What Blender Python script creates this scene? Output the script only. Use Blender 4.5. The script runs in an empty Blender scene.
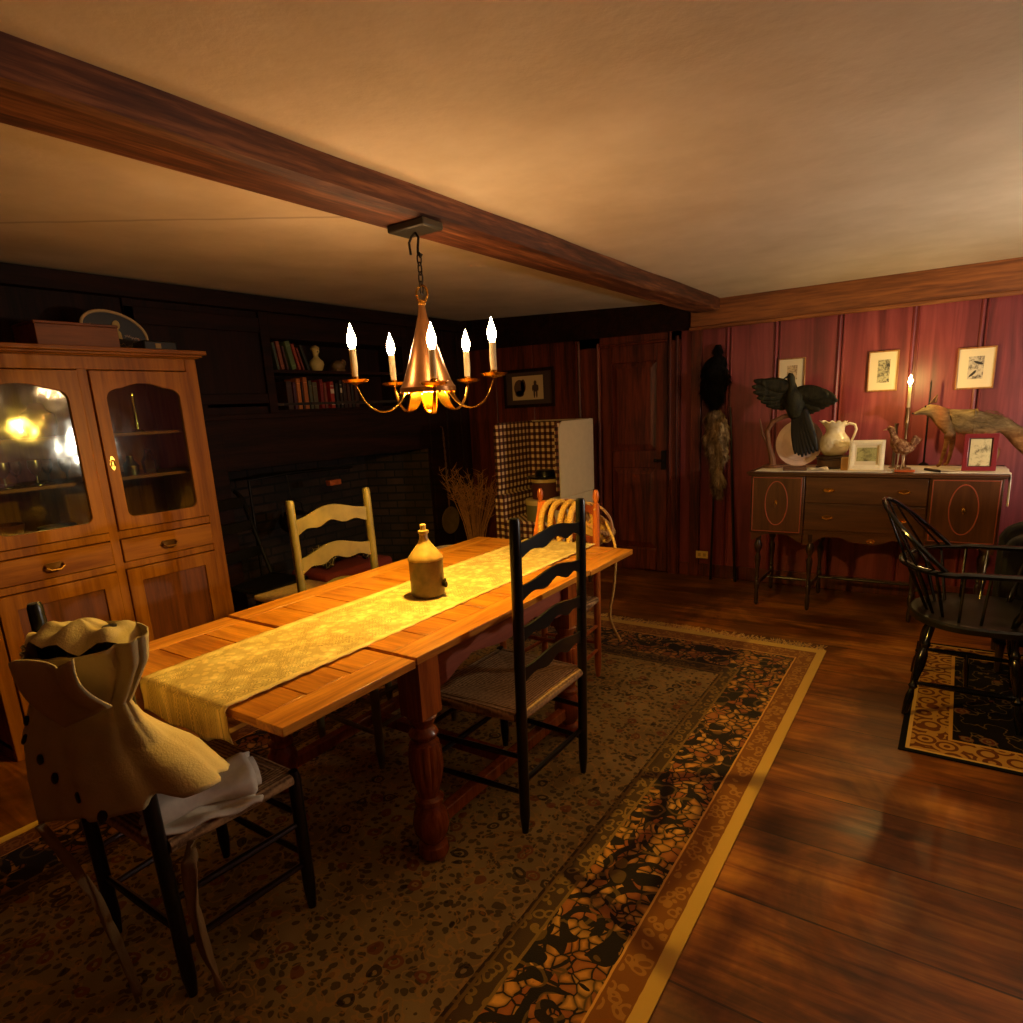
import bpy, bmesh, math, random
from mathutils import Vector, Matrix, Euler
random.seed(7)
PI = math.pi
BULB, FLAME, LAMP, DOWN = 60, 280, 430, 1130
scn = bpy.context.scene
COL = scn.collection

# ---------------------------------------------------------------- helpers
def srgb(r, g, b):
    f = lambda c: (c/255/12.92) if c/255 <= .04045 else ((c/255+.055)/1.055)**2.4
    return (f(r), f(g), f(b), 1)

class NT:
    def __init__(s, name):
        s.m = bpy.data.materials.new(name); s.m.use_nodes = True
        s.t = s.m.node_tree; s.t.nodes.clear()
        s.out = s.n('ShaderNodeOutputMaterial')
        s.b = s.n('ShaderNodeBsdfPrincipled'); s.l(s.b.outputs[0], s.out.inputs[0])
    def n(s, k, **kw):
        x = s.t.nodes.new(k)
        for a, v in kw.items(): setattr(x, a, v)
        return x
    def l(s, a, b): s.t.links.new(a, b)
    def sock(s, i, v):
        if hasattr(v, 'links') or isinstance(v, bpy.types.NodeSocket): s.l(v, i)
        elif v is not None: i.default_value = v
    def math(s, op, a, b=None, c=None, clamp=False):
        x = s.n('ShaderNodeMath', operation=op, use_clamp=clamp)
        for i, v in enumerate((a, b, c)):
            if v is not None: s.sock(x.inputs[i], v)
        return x.outputs[0]
    def obj(s):
        return s.n('ShaderNodeTexCoord').outputs['Object']
    def xyz(s, v=None):
        x = s.n('ShaderNodeSeparateXYZ'); s.l(v if v else s.obj(), x.inputs[0]); return x.outputs
    def mapping(s, sc=(1,1,1), loc=(0,0,0), v=None):
        x = s.n('ShaderNodeMapping'); s.l(v if v else s.obj(), x.inputs[0])
        x.inputs['Scale'].default_value = sc; x.inputs['Location'].default_value = loc; return x.outputs[0]
    def noise(s, v, scale=5, detail=4, rough=.55, dist=0, col=False):
        x = s.n('ShaderNodeTexNoise'); s.l(v, x.inputs['Vector'])
        x.inputs['Scale'].default_value = scale; x.inputs['Detail'].default_value = detail
        x.inputs['Roughness'].default_value = rough; x.inputs['Distortion'].default_value = dist
        return x.outputs['Color' if col else 'Fac']
    def vor(s, v, scale=5, feature='F1', rnd=1, out='Distance'):
        x = s.n('ShaderNodeTexVoronoi', feature=feature); s.l(v, x.inputs['Vector'])
        x.inputs['Scale'].default_value = scale; x.inputs['Randomness'].default_value = rnd
        return x.outputs[out]
    def ramp(s, f, stops, const=False):
        x = s.n('ShaderNodeValToRGB'); s.l(f, x.inputs[0]); e = x.color_ramp.elements
        if const: x.color_ramp.interpolation = 'CONSTANT'
        while len(e) < len(stops): e.new(.5)
        for i, (p, c) in enumerate(stops): e[i].position = p; e[i].color = c
        return x.outputs[0]
    def mix(s, f, a, b, mode='MIX'):
        x = s.n('ShaderNodeMix', data_type='RGBA', blend_type=mode)
        s.sock(x.inputs[0], f); s.sock(x.inputs[6], a); s.sock(x.inputs[7], b); return x.outputs[2]
    def bump(s, h, st=.2, d=.01):
        x = s.n('ShaderNodeBump'); s.l(h, x.inputs['Height']); x.inputs['Strength'].default_value = st
        x.inputs['Distance'].default_value = d; s.l(x.outputs[0], s.b.inputs['Normal'])
    def fin(s, col=None, rough=None, metal=None, **kw):
        if col is not None: s.sock(s.b.inputs['Base Color'], col)
        if rough is not None: s.sock(s.b.inputs['Roughness'], rough)
        if metal is not None: s.sock(s.b.inputs['Metallic'], metal)
        for k, v in kw.items(): s.sock(s.b.inputs[k.replace('_', ' ')], v)
        return s.m

def wood(name, c1, c2, axis=0, scale=14, rough=.45, bump=.12, knots=0, cm=None, seed=0, spec=.5):
    s = NT(name)
    sc = [1, 1, 1]; sc[axis] = .07
    v = s.mapping(tuple(sc), (seed*1.7, seed*.9, seed*.4))
    a = s.noise(v, scale, 6, .6, .8)
    b = s.noise(v, scale*6, 3, .6, .2)
    f = s.math('ADD', s.math('MULTIPLY', a, .62), s.math('MULTIPLY', b, .38))
    stops = [(.38, c1), (.62, c2)] if cm is None else [(.38, c1), (.5, cm), (.62, c2)]
    col = s.ramp(f, stops)
    if knots:
        sc2 = [1, 1, 1]; sc2[axis] = .45
        kv = s.mapping(tuple(sc2), (seed, 2, 3))
        k = s.vor(kv, knots)
        nz = s.noise(kv, 30, 2)
        k = s.math('ADD', k, s.math('MULTIPLY', nz, .06))
        m = s.ramp(k, [(.05, (1,1,1,1)), (.13, (0,0,0,1))])
        col = s.mix(m, col, tuple(x*.25 for x in c1[:3])+(1,))
    s.bump(f, bump, .004)
    return s.fin(col, rough, Specular_IOR_Level=spec)

def plain(name, c, rough=.5, metal=0, var=.0, scale=20, bump=0, **kw):
    s = NT(name)
    if var or bump:
        n = s.noise(s.obj(), scale, 4)
        if bump: s.bump(n, bump, .004)
        if var:
            c = s.ramp(n, [(.3, tuple(x*(1-var) for x in c[:3])+(1,)), (.7, tuple(min(1, x*(1+var)) for x in c[:3])+(1,))])
    return s.fin(c, rough, metal, **kw)

class MB:
    def __init__(s): s.bm = bmesh.new()
    def _add(s, verts, faces, M=None):
        vs = [s.bm.verts.new((M @ Vector(v)) if M else v) for v in verts]
        for f in faces:
            try: s.bm.faces.new([vs[i] for i in f])
            except ValueError: pass
        return s
    def box(s, x0, x1, y0, y1, z0, z1, M=None):
        return s._add([(x0,y0,z0),(x1,y0,z0),(x1,y1,z0),(x0,y1,z0),(x0,y0,z1),(x1,y0,z1),(x1,y1,z1),(x0,y1,z1)],
                      [(3,2,1,0),(4,5,6,7),(0,1,5,4),(1,2,6,5),(2,3,7,6),(3,0,4,7)], M)
    def prism(s, poly, a0, a1, axis='y', M=None):
        f = {'x': lambda p, a: (a, p[0], p[1]), 'y': lambda p, a: (p[0], a, p[1]), 'z': lambda p, a: (p[0], p[1], a)}[axis]
        n = len(poly)
        v = [f(p, a0) for p in poly]+[f(p, a1) for p in poly]
        return s._add(v, [tuple(range(n))[::-1], tuple(range(n, 2*n))]+[(i, (i+1) % n, n+(i+1) % n, n+i) for i in range(n)], M)
    def lathe(s, prof, c=(0,0,0), seg=24, M=None, mod=None, cap=True):
        v = []; n = len(prof)
        for k in range(seg):
            a = 2*PI*k/seg
            for (r, z) in prof:
                rr = r*(mod(a, z) if mod else 1)
                v.append((c[0]+rr*math.cos(a), c[1]+rr*math.sin(a), c[2]+z))
        F = []
        for k in range(seg):
            k2 = (k+1) % seg
            for i in range(n-1): F.append((k*n+i, k2*n+i, k2*n+i+1, k*n+i+1))
        if cap:
            if prof[0][0] > 1e-4: F.append(tuple(k*n for k in range(seg))[::-1])
            if prof[-1][0] > 1e-4: F.append(tuple(k*n+n-1 for k in range(seg)))
        return s._add(v, F, M)
    def tube(s, pts, r, seg=8, closed=False, flat=None, M=None, up=None):
        P = [Vector(p) for p in pts]; n = len(P)
        R = r if isinstance(r, (list, tuple)) else [r]*n
        v = []; prev = None
        for i, p in enumerate(P):
            t = (P[(i+1) % n]-P[i-1]) if closed else (P[min(i+1, n-1)]-P[max(i-1, 0)])
            t.normalize()
            if prev is None:
                u = Vector(up) if up else (Vector((0,0,1)) if abs(t.z) < .9 else Vector((1,0,0)))
                u = (u-t*u.dot(t)).normalized()
            else: u = (prev-t*prev.dot(t)).normalized()
            prev = u; w = t.cross(u)
            for k in range(seg):
                a = 2*PI*k/seg
                v.append(tuple(p+u*math.cos(a)*R[i]+w*math.sin(a)*R[i]*(flat or 1)))
        F = []
        m = n if closed else n-1
        for i in range(m):
            j = (i+1) % n
            for k in range(seg):
                k2 = (k+1) % seg
                F.append((i*seg+k, i*seg+k2, j*seg+k2, j*seg+k))
        if not closed:
            F.append(tuple(range(seg))[::-1]); F.append(tuple((n-1)*seg+k for k in range(seg)))
        return s._add(v, F, M)
    def turned(s, p, q, prof, seg=12):
        """prof: (r, t) along p->q"""
        p = Vector(p); q = Vector(q); d = q-p; L = d.length
        M = Matrix.Translation(p) @ d.to_track_quat('Z', 'Y').to_matrix().to_4x4()
        return s.lathe([(r, t*L) for r, t in prof], seg=seg, M=M)
    def ball(s, c, r, seg=14, ring=8, M=None):
        if not isinstance(r, (tuple, list)): r = (r, r, r)
        pr = []
        for i in range(ring+1):
            a = -PI/2+PI*i/ring; pr.append((max(0, math.cos(a)), math.sin(a)))
        T = Matrix.Translation(c) @ Matrix.Diagonal((*r, 1))
        if M: T = M @ T
        s.lathe(pr, seg=seg, M=T, cap=False); return s
    def grid(s, fn, nu, nv, closed_u=False, M=None):
        v = [tuple(fn(i/nu, j/nv)) for i in range(nu if closed_u else nu+1) for j in range(nv+1)]
        w = nv+1; F = []
        for i in range(nu):
            i2 = (i+1) % nu if closed_u else i+1
            for j in range(nv): F.append((i*w+j, i2*w+j, i2*w+j+1, i*w+j+1))
        return s._add(v, F, M)
    def build(s, name, mat=None, parent=None, loc=(0,0,0), rot=(0,0,0), smooth=35, bevel=0, solid=0, sub=0):
        bmesh.ops.remove_doubles(s.bm, verts=s.bm.verts, dist=1e-6)
        bmesh.ops.recalc_face_normals(s.bm, faces=s.bm.faces)
        me = bpy.data.meshes.new(name); s.bm.to_mesh(me); s.bm.free()
        if smooth:
            for p in me.polygons: p.use_smooth = True
            me.set_sharp_from_angle(angle=math.radians(smooth))
        if mat: me.materials.append(mat)
        o = bpy.data.objects.new(name, me); COL.objects.link(o)
        o.location = loc; o.rotation_euler = rot
        if parent: o.parent = parent
        if solid: m = o.modifiers.new('s', 'SOLIDIFY'); m.thickness = solid; m.offset = 0
        if bevel: m = o.modifiers.new('b', 'BEVEL'); m.width = bevel; m.segments = 2; m.limit_method = 'ANGLE'
        if sub: m = o.modifiers.new('u', 'SUBSURF'); m.levels = sub; m.render_levels = sub
        return o

def tag(o, label=None, cat=None, group=None, kind=None):
    if label: o['label'] = label
    if cat: o['category'] = cat
    if group: o['group'] = group
    if kind: o['kind'] = kind
    return o
def thing(name, label, cat, loc=(0,0,0), rz=0, group=None):
    o = bpy.data.objects.new(name, None); COL.objects.link(o); o.empty_display_size = .05
    o.location = loc; o.rotation_euler = (0, 0, rz)
    return tag(o, label, cat, group)
def plab(o, t): o['label'] = t; return o
def struct(mb, name, mat, **kw): return tag(mb.build(name, mat, **kw), kind='structure')
def copy_tree(o, parent=None):
    c = o.copy(); COL.objects.link(c)
    if parent: c.parent = parent
    for ch in [x for x in bpy.data.objects if x.parent == o]: copy_tree(ch, c)
    return c
def lerp(a, b, t): return a+(b-a)*t
def interp(tab, t):
    for (a, x), (b, y) in zip(tab, tab[1:]):
        if t <= b:
            u = (t-a)/(b-a) if b > a else 0; u = max(0, u)
            return lerp(x, y, u) if not isinstance(x, (tuple, list)) else tuple(lerp(p, q, u) for p, q in zip(x, y))
    return tab[-1][1]

# ---------------------------------------------------------------- camera
cam = bpy.data.objects.new('camera', bpy.data.cameras.new('camera')); COL.objects.link(cam)
cam.location = (0, 0, 1.5)
yaw, pit, rol = math.radians(34.38277), math.radians(-13.31112), math.radians(-2.98474)
fw = Vector((-math.sin(yaw)*math.cos(pit), math.cos(yaw)*math.cos(pit), math.sin(pit)))
rt = Vector((math.cos(yaw), math.sin(yaw), 0)); up = rt.cross(fw)
ax = math.cos(rol)*rt+math.sin(rol)*up; ay = -math.sin(rol)*rt+math.cos(rol)*up
cam.rotation_euler = Matrix((ax, ay, -fw)).transposed().to_euler()
cam.data.sensor_width = 36; cam.data.sensor_fit = 'HORIZONTAL'
cam.data.lens = 642.48*36/1023; cam.data.shift_y = 48.5/1023
cam.data.clip_start = .02
scn.camera = cam
vs = scn.view_settings
vs.view_transform = 'Standard'; vs.look = 'None'; vs.gamma = 1; vs.use_curve_mapping = False; vs.exposure = EXPO = 1.33
w = bpy.data.worlds.new('world'); scn.world = w; w.use_nodes = True
w.node_tree.nodes['Background'].inputs[0].default_value = (.05, .03, .012, 1)
w.node_tree.nodes['Background'].inputs[1].default_value = .12

# ---------------------------------------------------------------- shared materials
M = {}
M['table'] = wood('honey_pine_across', srgb(150, 84, 22), srgb(216, 144, 48), 0, 16, .3, .12)
M['table_l'] = wood('honey_pine_along', srgb(158, 90, 24), srgb(224, 152, 54), 1, 16, .3, .12, seed=2)
M['leg'] = wood('varnished_turned_wood', srgb(112, 50, 18), srgb(165, 84, 32), 2, 16, .22, .05)
M['black'] = plain('black_paint', srgb(16, 17, 14), .28, var=.2)
M['olive'] = plain('worn_olive_paint', srgb(98, 86, 50), .45, var=.25, scale=12)
M['iron'] = plain('dark_iron', srgb(34, 28, 24), .5, .7, var=.2)
M['brass'] = plain('polished_brass', srgb(222, 168, 70), .22, 1, var=.08)
M['white'] = plain('white_cloth', srgb(235, 225, 205), .9, var=.06, scale=60, bump=.2)

def rush_mat():
    s = NT('woven_rush')
    x = s.xyz()
    ang = s.math('MAXIMUM', s.math('ABSOLUTE', x[0]), s.math('ABSOLUTE', s.math('SUBTRACT', x[1], .2)))
    w1 = s.math('SINE', s.math('MULTIPLY', ang, 520))
    n = s.noise(s.obj(), 90, 3)
    f = s.math('ADD', s.math('MULTIPLY', w1, .25), n)
    col = s.ramp(f, [(.25, srgb(104, 72, 40)), (.75, srgb(190, 150, 100))])
    s.bump(f, .5, .004)
    return s.fin(col, .75)
M['rush'] = rush_mat()

# ---------------------------------------------------------------- the room
XL, XR, YF, YB = -4.1, 2.6, -1.7, 5.38
FX0, FX1, FZ = 2.58, 4.70, 1.17      # fireplace opening on the left wall
BX0, BX1, BZ0, BZ1 = 3.06, 4.42, 1.57, 2.07   # bookcase niche
def floor_mat():
    s = NT('wide_pine_floor')
    x = s.xyz(); py = s.math('DIVIDE', s.math('ADD', x[1], s.math('MULTIPLY', s.math('SINE', s.math('MULTIPLY', x[1], 2.3)), .07)), .34)
    row = s.math('FLOOR', py); fr = s.math('SUBTRACT', py, row)
    wn = s.n('ShaderNodeTexWhiteNoise', noise_dimensions='1D'); s.l(row, wn.inputs['W'])
    cb = s.n('ShaderNodeCombineXYZ'); s.l(x[0], cb.inputs[0]); s.l(s.math('MULTIPLY', x[1], 1), cb.inputs[1]); s.l(s.math('MULTIPLY', row, 3.7), cb.inputs[2])
    v = s.mapping((.09, 1, 1), v=cb.outputs[0])
    g = s.noise(v, 16, 6, .6, 1.0); g2 = s.noise(s.mapping((.5, .9, 1), v=cb.outputs[0]), 3, 4, .6, .5)
    f = s.math('ADD', s.math('MULTIPLY', g, .6), s.math('MULTIPLY', g2, .4))
    col = s.ramp(f, [(.36, srgb(78, 38, 10)), (.5, srgb(158, 90, 24)), (.64, srgb(206, 136, 44))])
    col = s.mix(s.math('MULTIPLY', wn.outputs[0], .4), col, srgb(84, 40, 12))
    st = s.noise(s.obj(), 1.7, 5, .65, .6); col = s.mix(s.ramp(st, [(.42, (.65,.65,.65,1)), (.6, (0,0,0,1))]), col, srgb(46, 22, 8))
    k = s.vor(s.mapping((.7, 1, 1), v=cb.outputs[0]), 3.4); k = s.math('ADD', k, s.math('MULTIPLY', s.noise(cb.outputs[0], 25, 2), .07))
    col = s.mix(s.ramp(k, [(.05, (1,1,1,1)), (.11, (0,0,0,1))]), col, srgb(34, 14, 6))
    seam = s.math('MULTIPLY', s.math('LESS_THAN', s.math('MINIMUM', fr, s.math('SUBTRACT', 1, fr)), .009), s.math('MULTIPLY_ADD', s.noise(s.obj(), 3, 3), 2.2, -.35, clamp=True))
    col = s.mix(seam, col, srgb(22, 10, 5))
    s.bump(s.math('SUBTRACT', f, seam), .25, .006)
    return s.fin(col, s.ramp(g2, [(.3, (.28,)*3+(1,)), (.7, (.5,)*3+(1,))]))
M['floor'] = floor_mat()
struct(MB().box(XL-1, XR, YF, YB+.2, -.1, 0), 'floor', M['floor'], smooth=0)

def ceil_mat():
    s = NT('aged_plaster')
    n = s.noise(s.obj(), 2.5, 5, .6); n2 = s.noise(s.obj(), 30, 4)
    col = s.ramp(n, [(.3, srgb(206, 190, 158)), (.7, srgb(226, 212, 184))])
    x = s.xyz()
    # a faint crack running parallel to the boards on the low side
    d = s.math('ABSOLUTE', s.math('SUBTRACT', s.math('ADD', x[1], s.math('MULTIPLY', n, .06)), s.math('ADD', s.math('MULTIPLY', x[0], .65), 3.31)))
    c = s.math('MULTIPLY', s.math('SUBTRACT', 1, s.math('DIVIDE', d, .022), clamp=True), s.math('LESS_THAN', x[0], -1.8))
    col = s.mix(s.math('MULTIPLY', c, .45), col, srgb(110, 72, 34))
    s.bump(s.math('ADD', n2, s.math('MULTIPLY', n, 3)), .15, .01)
    return s.fin(col, .85)
M['ceil'] = ceil_mat()
CE = 2.24; CL = 2.355
mb = MB()
mb.prism([(XR, CE), (-1.6, CE), (-1.76, CE+.005), (XL-.2, CL+.008), (XL-.2, 2.6), (XR, 2.6)], YF, YB+.2, 'y')
struct(mb, 'ceiling', M['ceil'], smooth=0)

M['beam'] = wood('hewn_beam', srgb(58, 27, 12), srgb(150, 94, 52), 1, 12, .6, .3, cm=srgb(98, 52, 26))
M['header'] = wood('pine_header', srgb(100, 52, 20), srgb(172, 104, 48), 0, 10, .5, .2, knots=1.6)
def beamsec(y):
    n = .006*math.sin(y*3.1)+.004*math.sin(y*7.7)
    return [(-1.775+n, 2.29), (-1.77+n, 2.165), (-1.755, 2.152), (-1.575, 2.150+n*.5), (-1.56, 2.162), (-1.555+n, 2.26)]
mb = MB()
def fb(u, v):
    y = lerp(YF, YB-.03, u); sc = beamsec(y); k = round(v*len(sc)) % len(sc); return (sc[k][0], y, sc[k][1])
mb.grid(fb, 50, 6)
struct(mb, 'trim_1', M['beam'])
mb = MB().prism([(-1.79, 2.04), (-1.3, 2.035), (-.6, 2.03), (XR, 2.03), (XR, CE+.03), (-1.79, CE+.03)], YB-.075, YB+.05, 'y')
mb.box(-1.8, XR, YB-.085, YB-.06, 2.022, 2.05)
struct(mb, 'trim_2', M['header'], bevel=.006)
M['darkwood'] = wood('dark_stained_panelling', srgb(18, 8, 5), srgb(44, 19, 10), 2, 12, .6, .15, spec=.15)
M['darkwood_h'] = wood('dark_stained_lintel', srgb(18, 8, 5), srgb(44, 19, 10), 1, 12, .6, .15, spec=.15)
M['redwood'] = wood('red_brown_panelling', srgb(56, 20, 11), srgb(122, 50, 26), 2, 12, .42, .15, knots=1.2)
mb = MB().prism([(XL, 2.07), (-1.79, 2.035), (-1.79, CE+.1), (XL, CL+.1)], YB-.06, YB+.05, 'y')
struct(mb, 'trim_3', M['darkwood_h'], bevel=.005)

# back wall: boards
def pink_mat():
    s = NT('old_rose_boards')
    x = s.xyz()
    v = s.mapping((1, 1, .07)); a = s.noise(v, 11, 6, .6, .8); b = s.noise(s.obj(), 1.3, 3)
    f = s.math('ADD', s.math('MULTIPLY', a, .7), s.math('MULTIPLY', b, .3))
    col = s.ramp(f, [(.36, srgb(98, 38, 40)), (.5, srgb(134, 54, 56)), (.66, srgb(166, 78, 76))])
    kv = s.mapping((1, 1, .6), (.3, 0, .2)); k = s.math('ADD', s.vor(kv, 2.6), s.math('MULTIPLY', s.noise(kv, 30, 2), .06))
    col = s.mix(s.ramp(k, [(.05, (1,1,1,1)), (.12, (0,0,0,1))]), col, srgb(36, 14, 12))
    m = s.math('MULTIPLY_ADD', x[0], 2.2, 3.75, clamp=True)  # boards browner to the left, the warmer light there painted into the colour
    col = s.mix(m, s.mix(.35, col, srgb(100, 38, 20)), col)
    s.bump(a, .2, .004)
    return s.fin(col, .4)
M['pink'] = pink_mat()
seams = [-1.885, -1.49, -1.13, -.70, -.245, .13, .56, .98, 1.4, 1.85, 2.3, XR]
mb = MB()
mb.box(-4.3, XR, YB, YB+.12, 0, 2.5)
for a, b in zip(seams, seams[1:]):
    mb.box(a+.004, b-.004, YB-.014, YB+.01, 0, 2.06)
for a in seams[1:-1]:
    mb.tube([(a-.018, YB-.014, 0), (a-.018, YB-.014, 2.05)], .013, 8)
    mb.tube([(a+.012, YB-.014, 0), (a+.012, YB-.014, 2.05)], .006, 6)
struct(mb, 'wall_back', M['pink'], smooth=30)
mb = MB()
for a, b in ((-4.1, -3.74), (-3.73, -3.31), (-3.30, -2.865)):
    mb.box(a+.003, b-.003, YB-.02, YB+.01, 0, 2.1)
struct(mb, 'trim_4', M['redwood'], bevel=.004)
plank = MB().box(-1.79, -1.705, YB-.045, YB, 0, 2.04)
struct(plank, 'trim_5', M['redwood'], bevel=.004)
mb = MB()
mb.box(XL, -2.83, YB-.04, YB-.01, 0, .12); mb.box(-1.87, XR, YB-.032, YB-.01, 0, .11)
struct(mb, 'baseboard_back', M['redwood'], bevel=.004)
# door with its casing
mb = MB()
for x0, x1 in ((-2.83, -2.60), (-1.985, -1.885)):
    mb.box(x0, x1, YB-.045, YB, 0, 2.06)
    mb.tube([(x0+.02, YB-.047, 0), (x0+.02, YB-.047, 2.04)], .012, 8); mb.tube([(x1-.02, YB-.047, 0), (x1-.02, YB-.047, 2.0)], .014, 8)
mb.box(-2.83, -1.885, YB-.045, YB, 1.97, 2.06); mb.tube([(-2.6, YB-.05, 1.975), (-1.99, YB-.05, 1.975)], .012, 8)
struct(mb, 'trim_6', M['redwood'])
dr = struct(MB().box(-2.6, -1.985, YB-.02, YB+.01, 0.01, 1.97), 'door_1', M['redwood'])
def frame4(mb, x0, x1, z0, z1, w, y0, y1, wt=None, wb=None):
    wt = wt or w; wb = wb or w
    mb.box(x0, x0+w, y0, y1, z0, z1); mb.box(x1-w, x1, y0, y1, z0, z1)
    mb.box(x0+w, x1-w, y0, y1, z1-wt, z1); mb.box(x0+w, x1-w, y0, y1, z0, z0+wb); return mb
mb = MB(); frame4(mb, -2.595, -1.99, .012, 1.965, .095, YB-.04, YB-.018, .14, .2)
mb.box(-2.5, -2.085, YB-.04, YB-.018, .93, 1.08)
mb.build('door_frame', M['redwood'], dr, bevel=.006)
for z0, z1 in ((1.08, 1.825), (.212, .93)):
    mb = MB(); P = lambda i, y: [(-2.5+i, y, z0+i), (-2.085-i, y, z0+i), (-2.085-i, y, z1-i), (-2.5+i, y, z1-i)]
    v = P(0, YB-.02)+P(.055, YB-.036)
    mb._add(v, [(0,1,5,4),(1,2,6,5),(2,3,7,6),(3,0,4,7),(4,5,6,7)])
    mb.build('door_panel', M['redwood'], dr, smooth=0)
hn = MB(); hn.box(-2.03, -1.995, YB-.075, YB-.04, .92, 1.08); hn.tube([(-2.01, YB-.06, 1.0), (-2.01, YB-.11, 1.0), (-2.06, YB-.11, 1.0)], .011, 8)
hn.ball((-2.07, YB-.11, 1.0), .016); hn.build('door_handle', M['iron'], dr)

# left wall with fireplace opening and book niche
mb = MB(); T = .42
def wl(y0, y1, z0, z1, x0=XL-T, x1=XL): mb.box(x0, x1, y0, y1, z0, z1)
wl(YF, FX0, 0, 2.5); wl(FX1, YB+.2, 0, 2.5)
wl(FX0, BX0, FZ, 2.5); wl(BX1, FX1, FZ, 2.5); wl(BX0, BX1, FZ, BZ0); wl(BX0, BX1, BZ1, 2.5)
wl(BX0, BX1, BZ0, BZ1, XL-T, XL-.27)
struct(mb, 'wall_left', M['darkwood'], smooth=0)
mb = MB(); X = XL
mb.box(X, X+.035, FX0-.16, FX0, 0, BZ0-.05); mb.box(X, X+.035, FX1, FX1+.17, 0, 2.3); mb.box(X, X+.03, FX0-.16, FX1+.02, FZ, FZ+.36)
mb.box(X, X+.06, FX0-.2, FX1+.02, BZ0-.055, BZ0-.02)
frame = ((FX0-.5, BX0-.06), (BX1+.02, FX1-.02))
mb.box(X, X+.025, BX0-.07, BX0, BZ0-.02, 2.3); mb.box(X, X+.025, BX1, BX1+.07, BZ0-.02, 2.3); mb.box(X, X+.022, BX0, BX1, BZ1, 2.3)
mb.box(X, X+.02, FX0-.5, BX0-.07, BZ0+.05, BZ0+.12); mb.box(X, X+.02, FX0-.5, BX0-.07, 2.1, 2.2)
mb.box(X, X+.02, FX0-.5, FX0-.44, BZ0, 2.3)
for y in (5.0, 5.22): mb.tube([(X+.004, y, 0), (X+.004, y, 2.3)], .012, 6)
mb.box(X, X+.07, YF, YB, 2.24, 2.34)
struct(mb, 'trim_7', M['darkwood_h'], bevel=.004)
struct(MB().box(XL-.27, XL+.005, BX0, BX1, 1.833, 1.855), 'trim_8', M['darkwood_h'])

def brick_mat():
    s = NT('sooty_brick'); x = s.xyz()
    cb = s.n('ShaderNodeCombineXYZ'); s.l(s.math('ADD', x[0], x[1]), cb.inputs[0]); s.l(x[2], cb.inputs[1])
    b = s.n('ShaderNodeTexBrick'); s.l(cb.outputs[0], b.inputs['Vector'])
    b.inputs['Scale'].default_value = 1; b.inputs['Brick Width'].default_value = .24; b.inputs['Row Height'].default_value = .075
    b.inputs['Mortar Size'].default_value = .01; b.inputs['Color1'].default_value = srgb(70, 46, 32); b.inputs['Color2'].default_value = srgb(42, 28, 20)
    b.inputs['Mortar'].default_value = srgb(16, 12, 10)
    n = s.noise(s.obj(), 3, 4)
    col = s.mix(s.ramp(n, [(.35, (0,0,0,1)), (.65, (.8,.8,.8,1))]), b.outputs[0], srgb(20, 16, 12))
    s.bump(s.math('SUBTRACT', s.math('MULTIPLY', s.noise(s.obj(), 25, 4), .6), b.outputs['Fac']), .7, .012)
    return s.fin(col, .85)
M['brick'] = brick_mat()
mb = MB()
mb.box(XL-.75, XL-.62, FX0-.05, FX1+.05, 0, 1.6)
mb.prism([(XL-.62, FX0+.25), (XL-.01, FX0-.0), (XL-.01, FX0-.05), (XL-.7, FX0-.05)], 0, 1.6, 'z')
mb.prism([(XL-.62, FX1-.25), (XL-.01, FX1-.01), (XL-.01, FX1+.05), (XL-.7, FX1+.05)], 0, 1.6, 'z')
mb.box(XL-.75, XL, FX0-.05, FX1+.05, 1.6, 1.62)
struct(mb, 'wall_hearth', M['brick'], smooth=0)
struct(MB().box(XL-.62, XL+.35, FX0-.1, FX1+.05, 0, .012), 'trim_9', M['brick'], smooth=0)
M['plasterwall'] = plain('far_side_wall', srgb(120, 60, 45), .7, var=.1)
struct(MB().box(XR, XR+.1, YF, YB+.2, 0, 2.5), 'wall_right', M['pink'], smooth=0)
struct(MB().box(XL-.4, XR, YF-.1, YF, 0, 2.5), 'wall_front', M['redwood'], smooth=0)
# ---------------------------------------------------------------- dining table
def wpart(mb, name, mat, root, **kw):     # a part modelled in world coordinates under an unrotated thing
    return mb.build(name, mat, root, loc=tuple(-x for x in root.location), **kw)
tb = thing('dining_table', 'long honey coloured draw-leaf dining table with fluted turned legs under the chandelier', 'table', (-1.75, 1.9, 0))
DZ = .006
TX0, TX1, TZ = -2.25, -1.28, .78
def planks(mb, y0, y1, z1, n, th=.019):
    e = .105
    for i in range(n):
        a = lerp(y0, y1, i/n); b = lerp(y0, y1, (i+1)/n)
        mb.box(TX0+e+.001, TX1-e-.001, a+.0022, b-.0022, z1-th, z1)
def rails(mb, y0, y1, z1, th=.019):
    e = .105
    mb.prism([(TX0, z1), (TX0, z1-th-.006), (TX1, z1-th-.006), (TX1, z1), (TX1-e, z1), (TX1-e, z1-th), (TX0+e, z1-th), (TX0+e, z1)], y0+.001, y1-.001, 'y')
for nm, y0, y1, z, n in (('tabletop', 1.335, 2.488, TZ, 7), ('leaf', .85, 1.33, TZ-.006, 3), ('leaf', 2.493, 2.96, TZ-.006, 3)):
    mb = MB(); rails(mb, y0, y1, z); t = wpart(mb, nm, M['table_l'], tb, bevel=.002)
    mb = MB(); planks(mb, y0, y1, z, n)
    wpart(mb, 'plank_panel', M['table'], tb, bevel=.0015)
M['apron'] = wood('red_brown_apron', srgb(128, 62, 44), srgb(170, 92, 66), 1, 10, .4, .1)
mb = MB()
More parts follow.
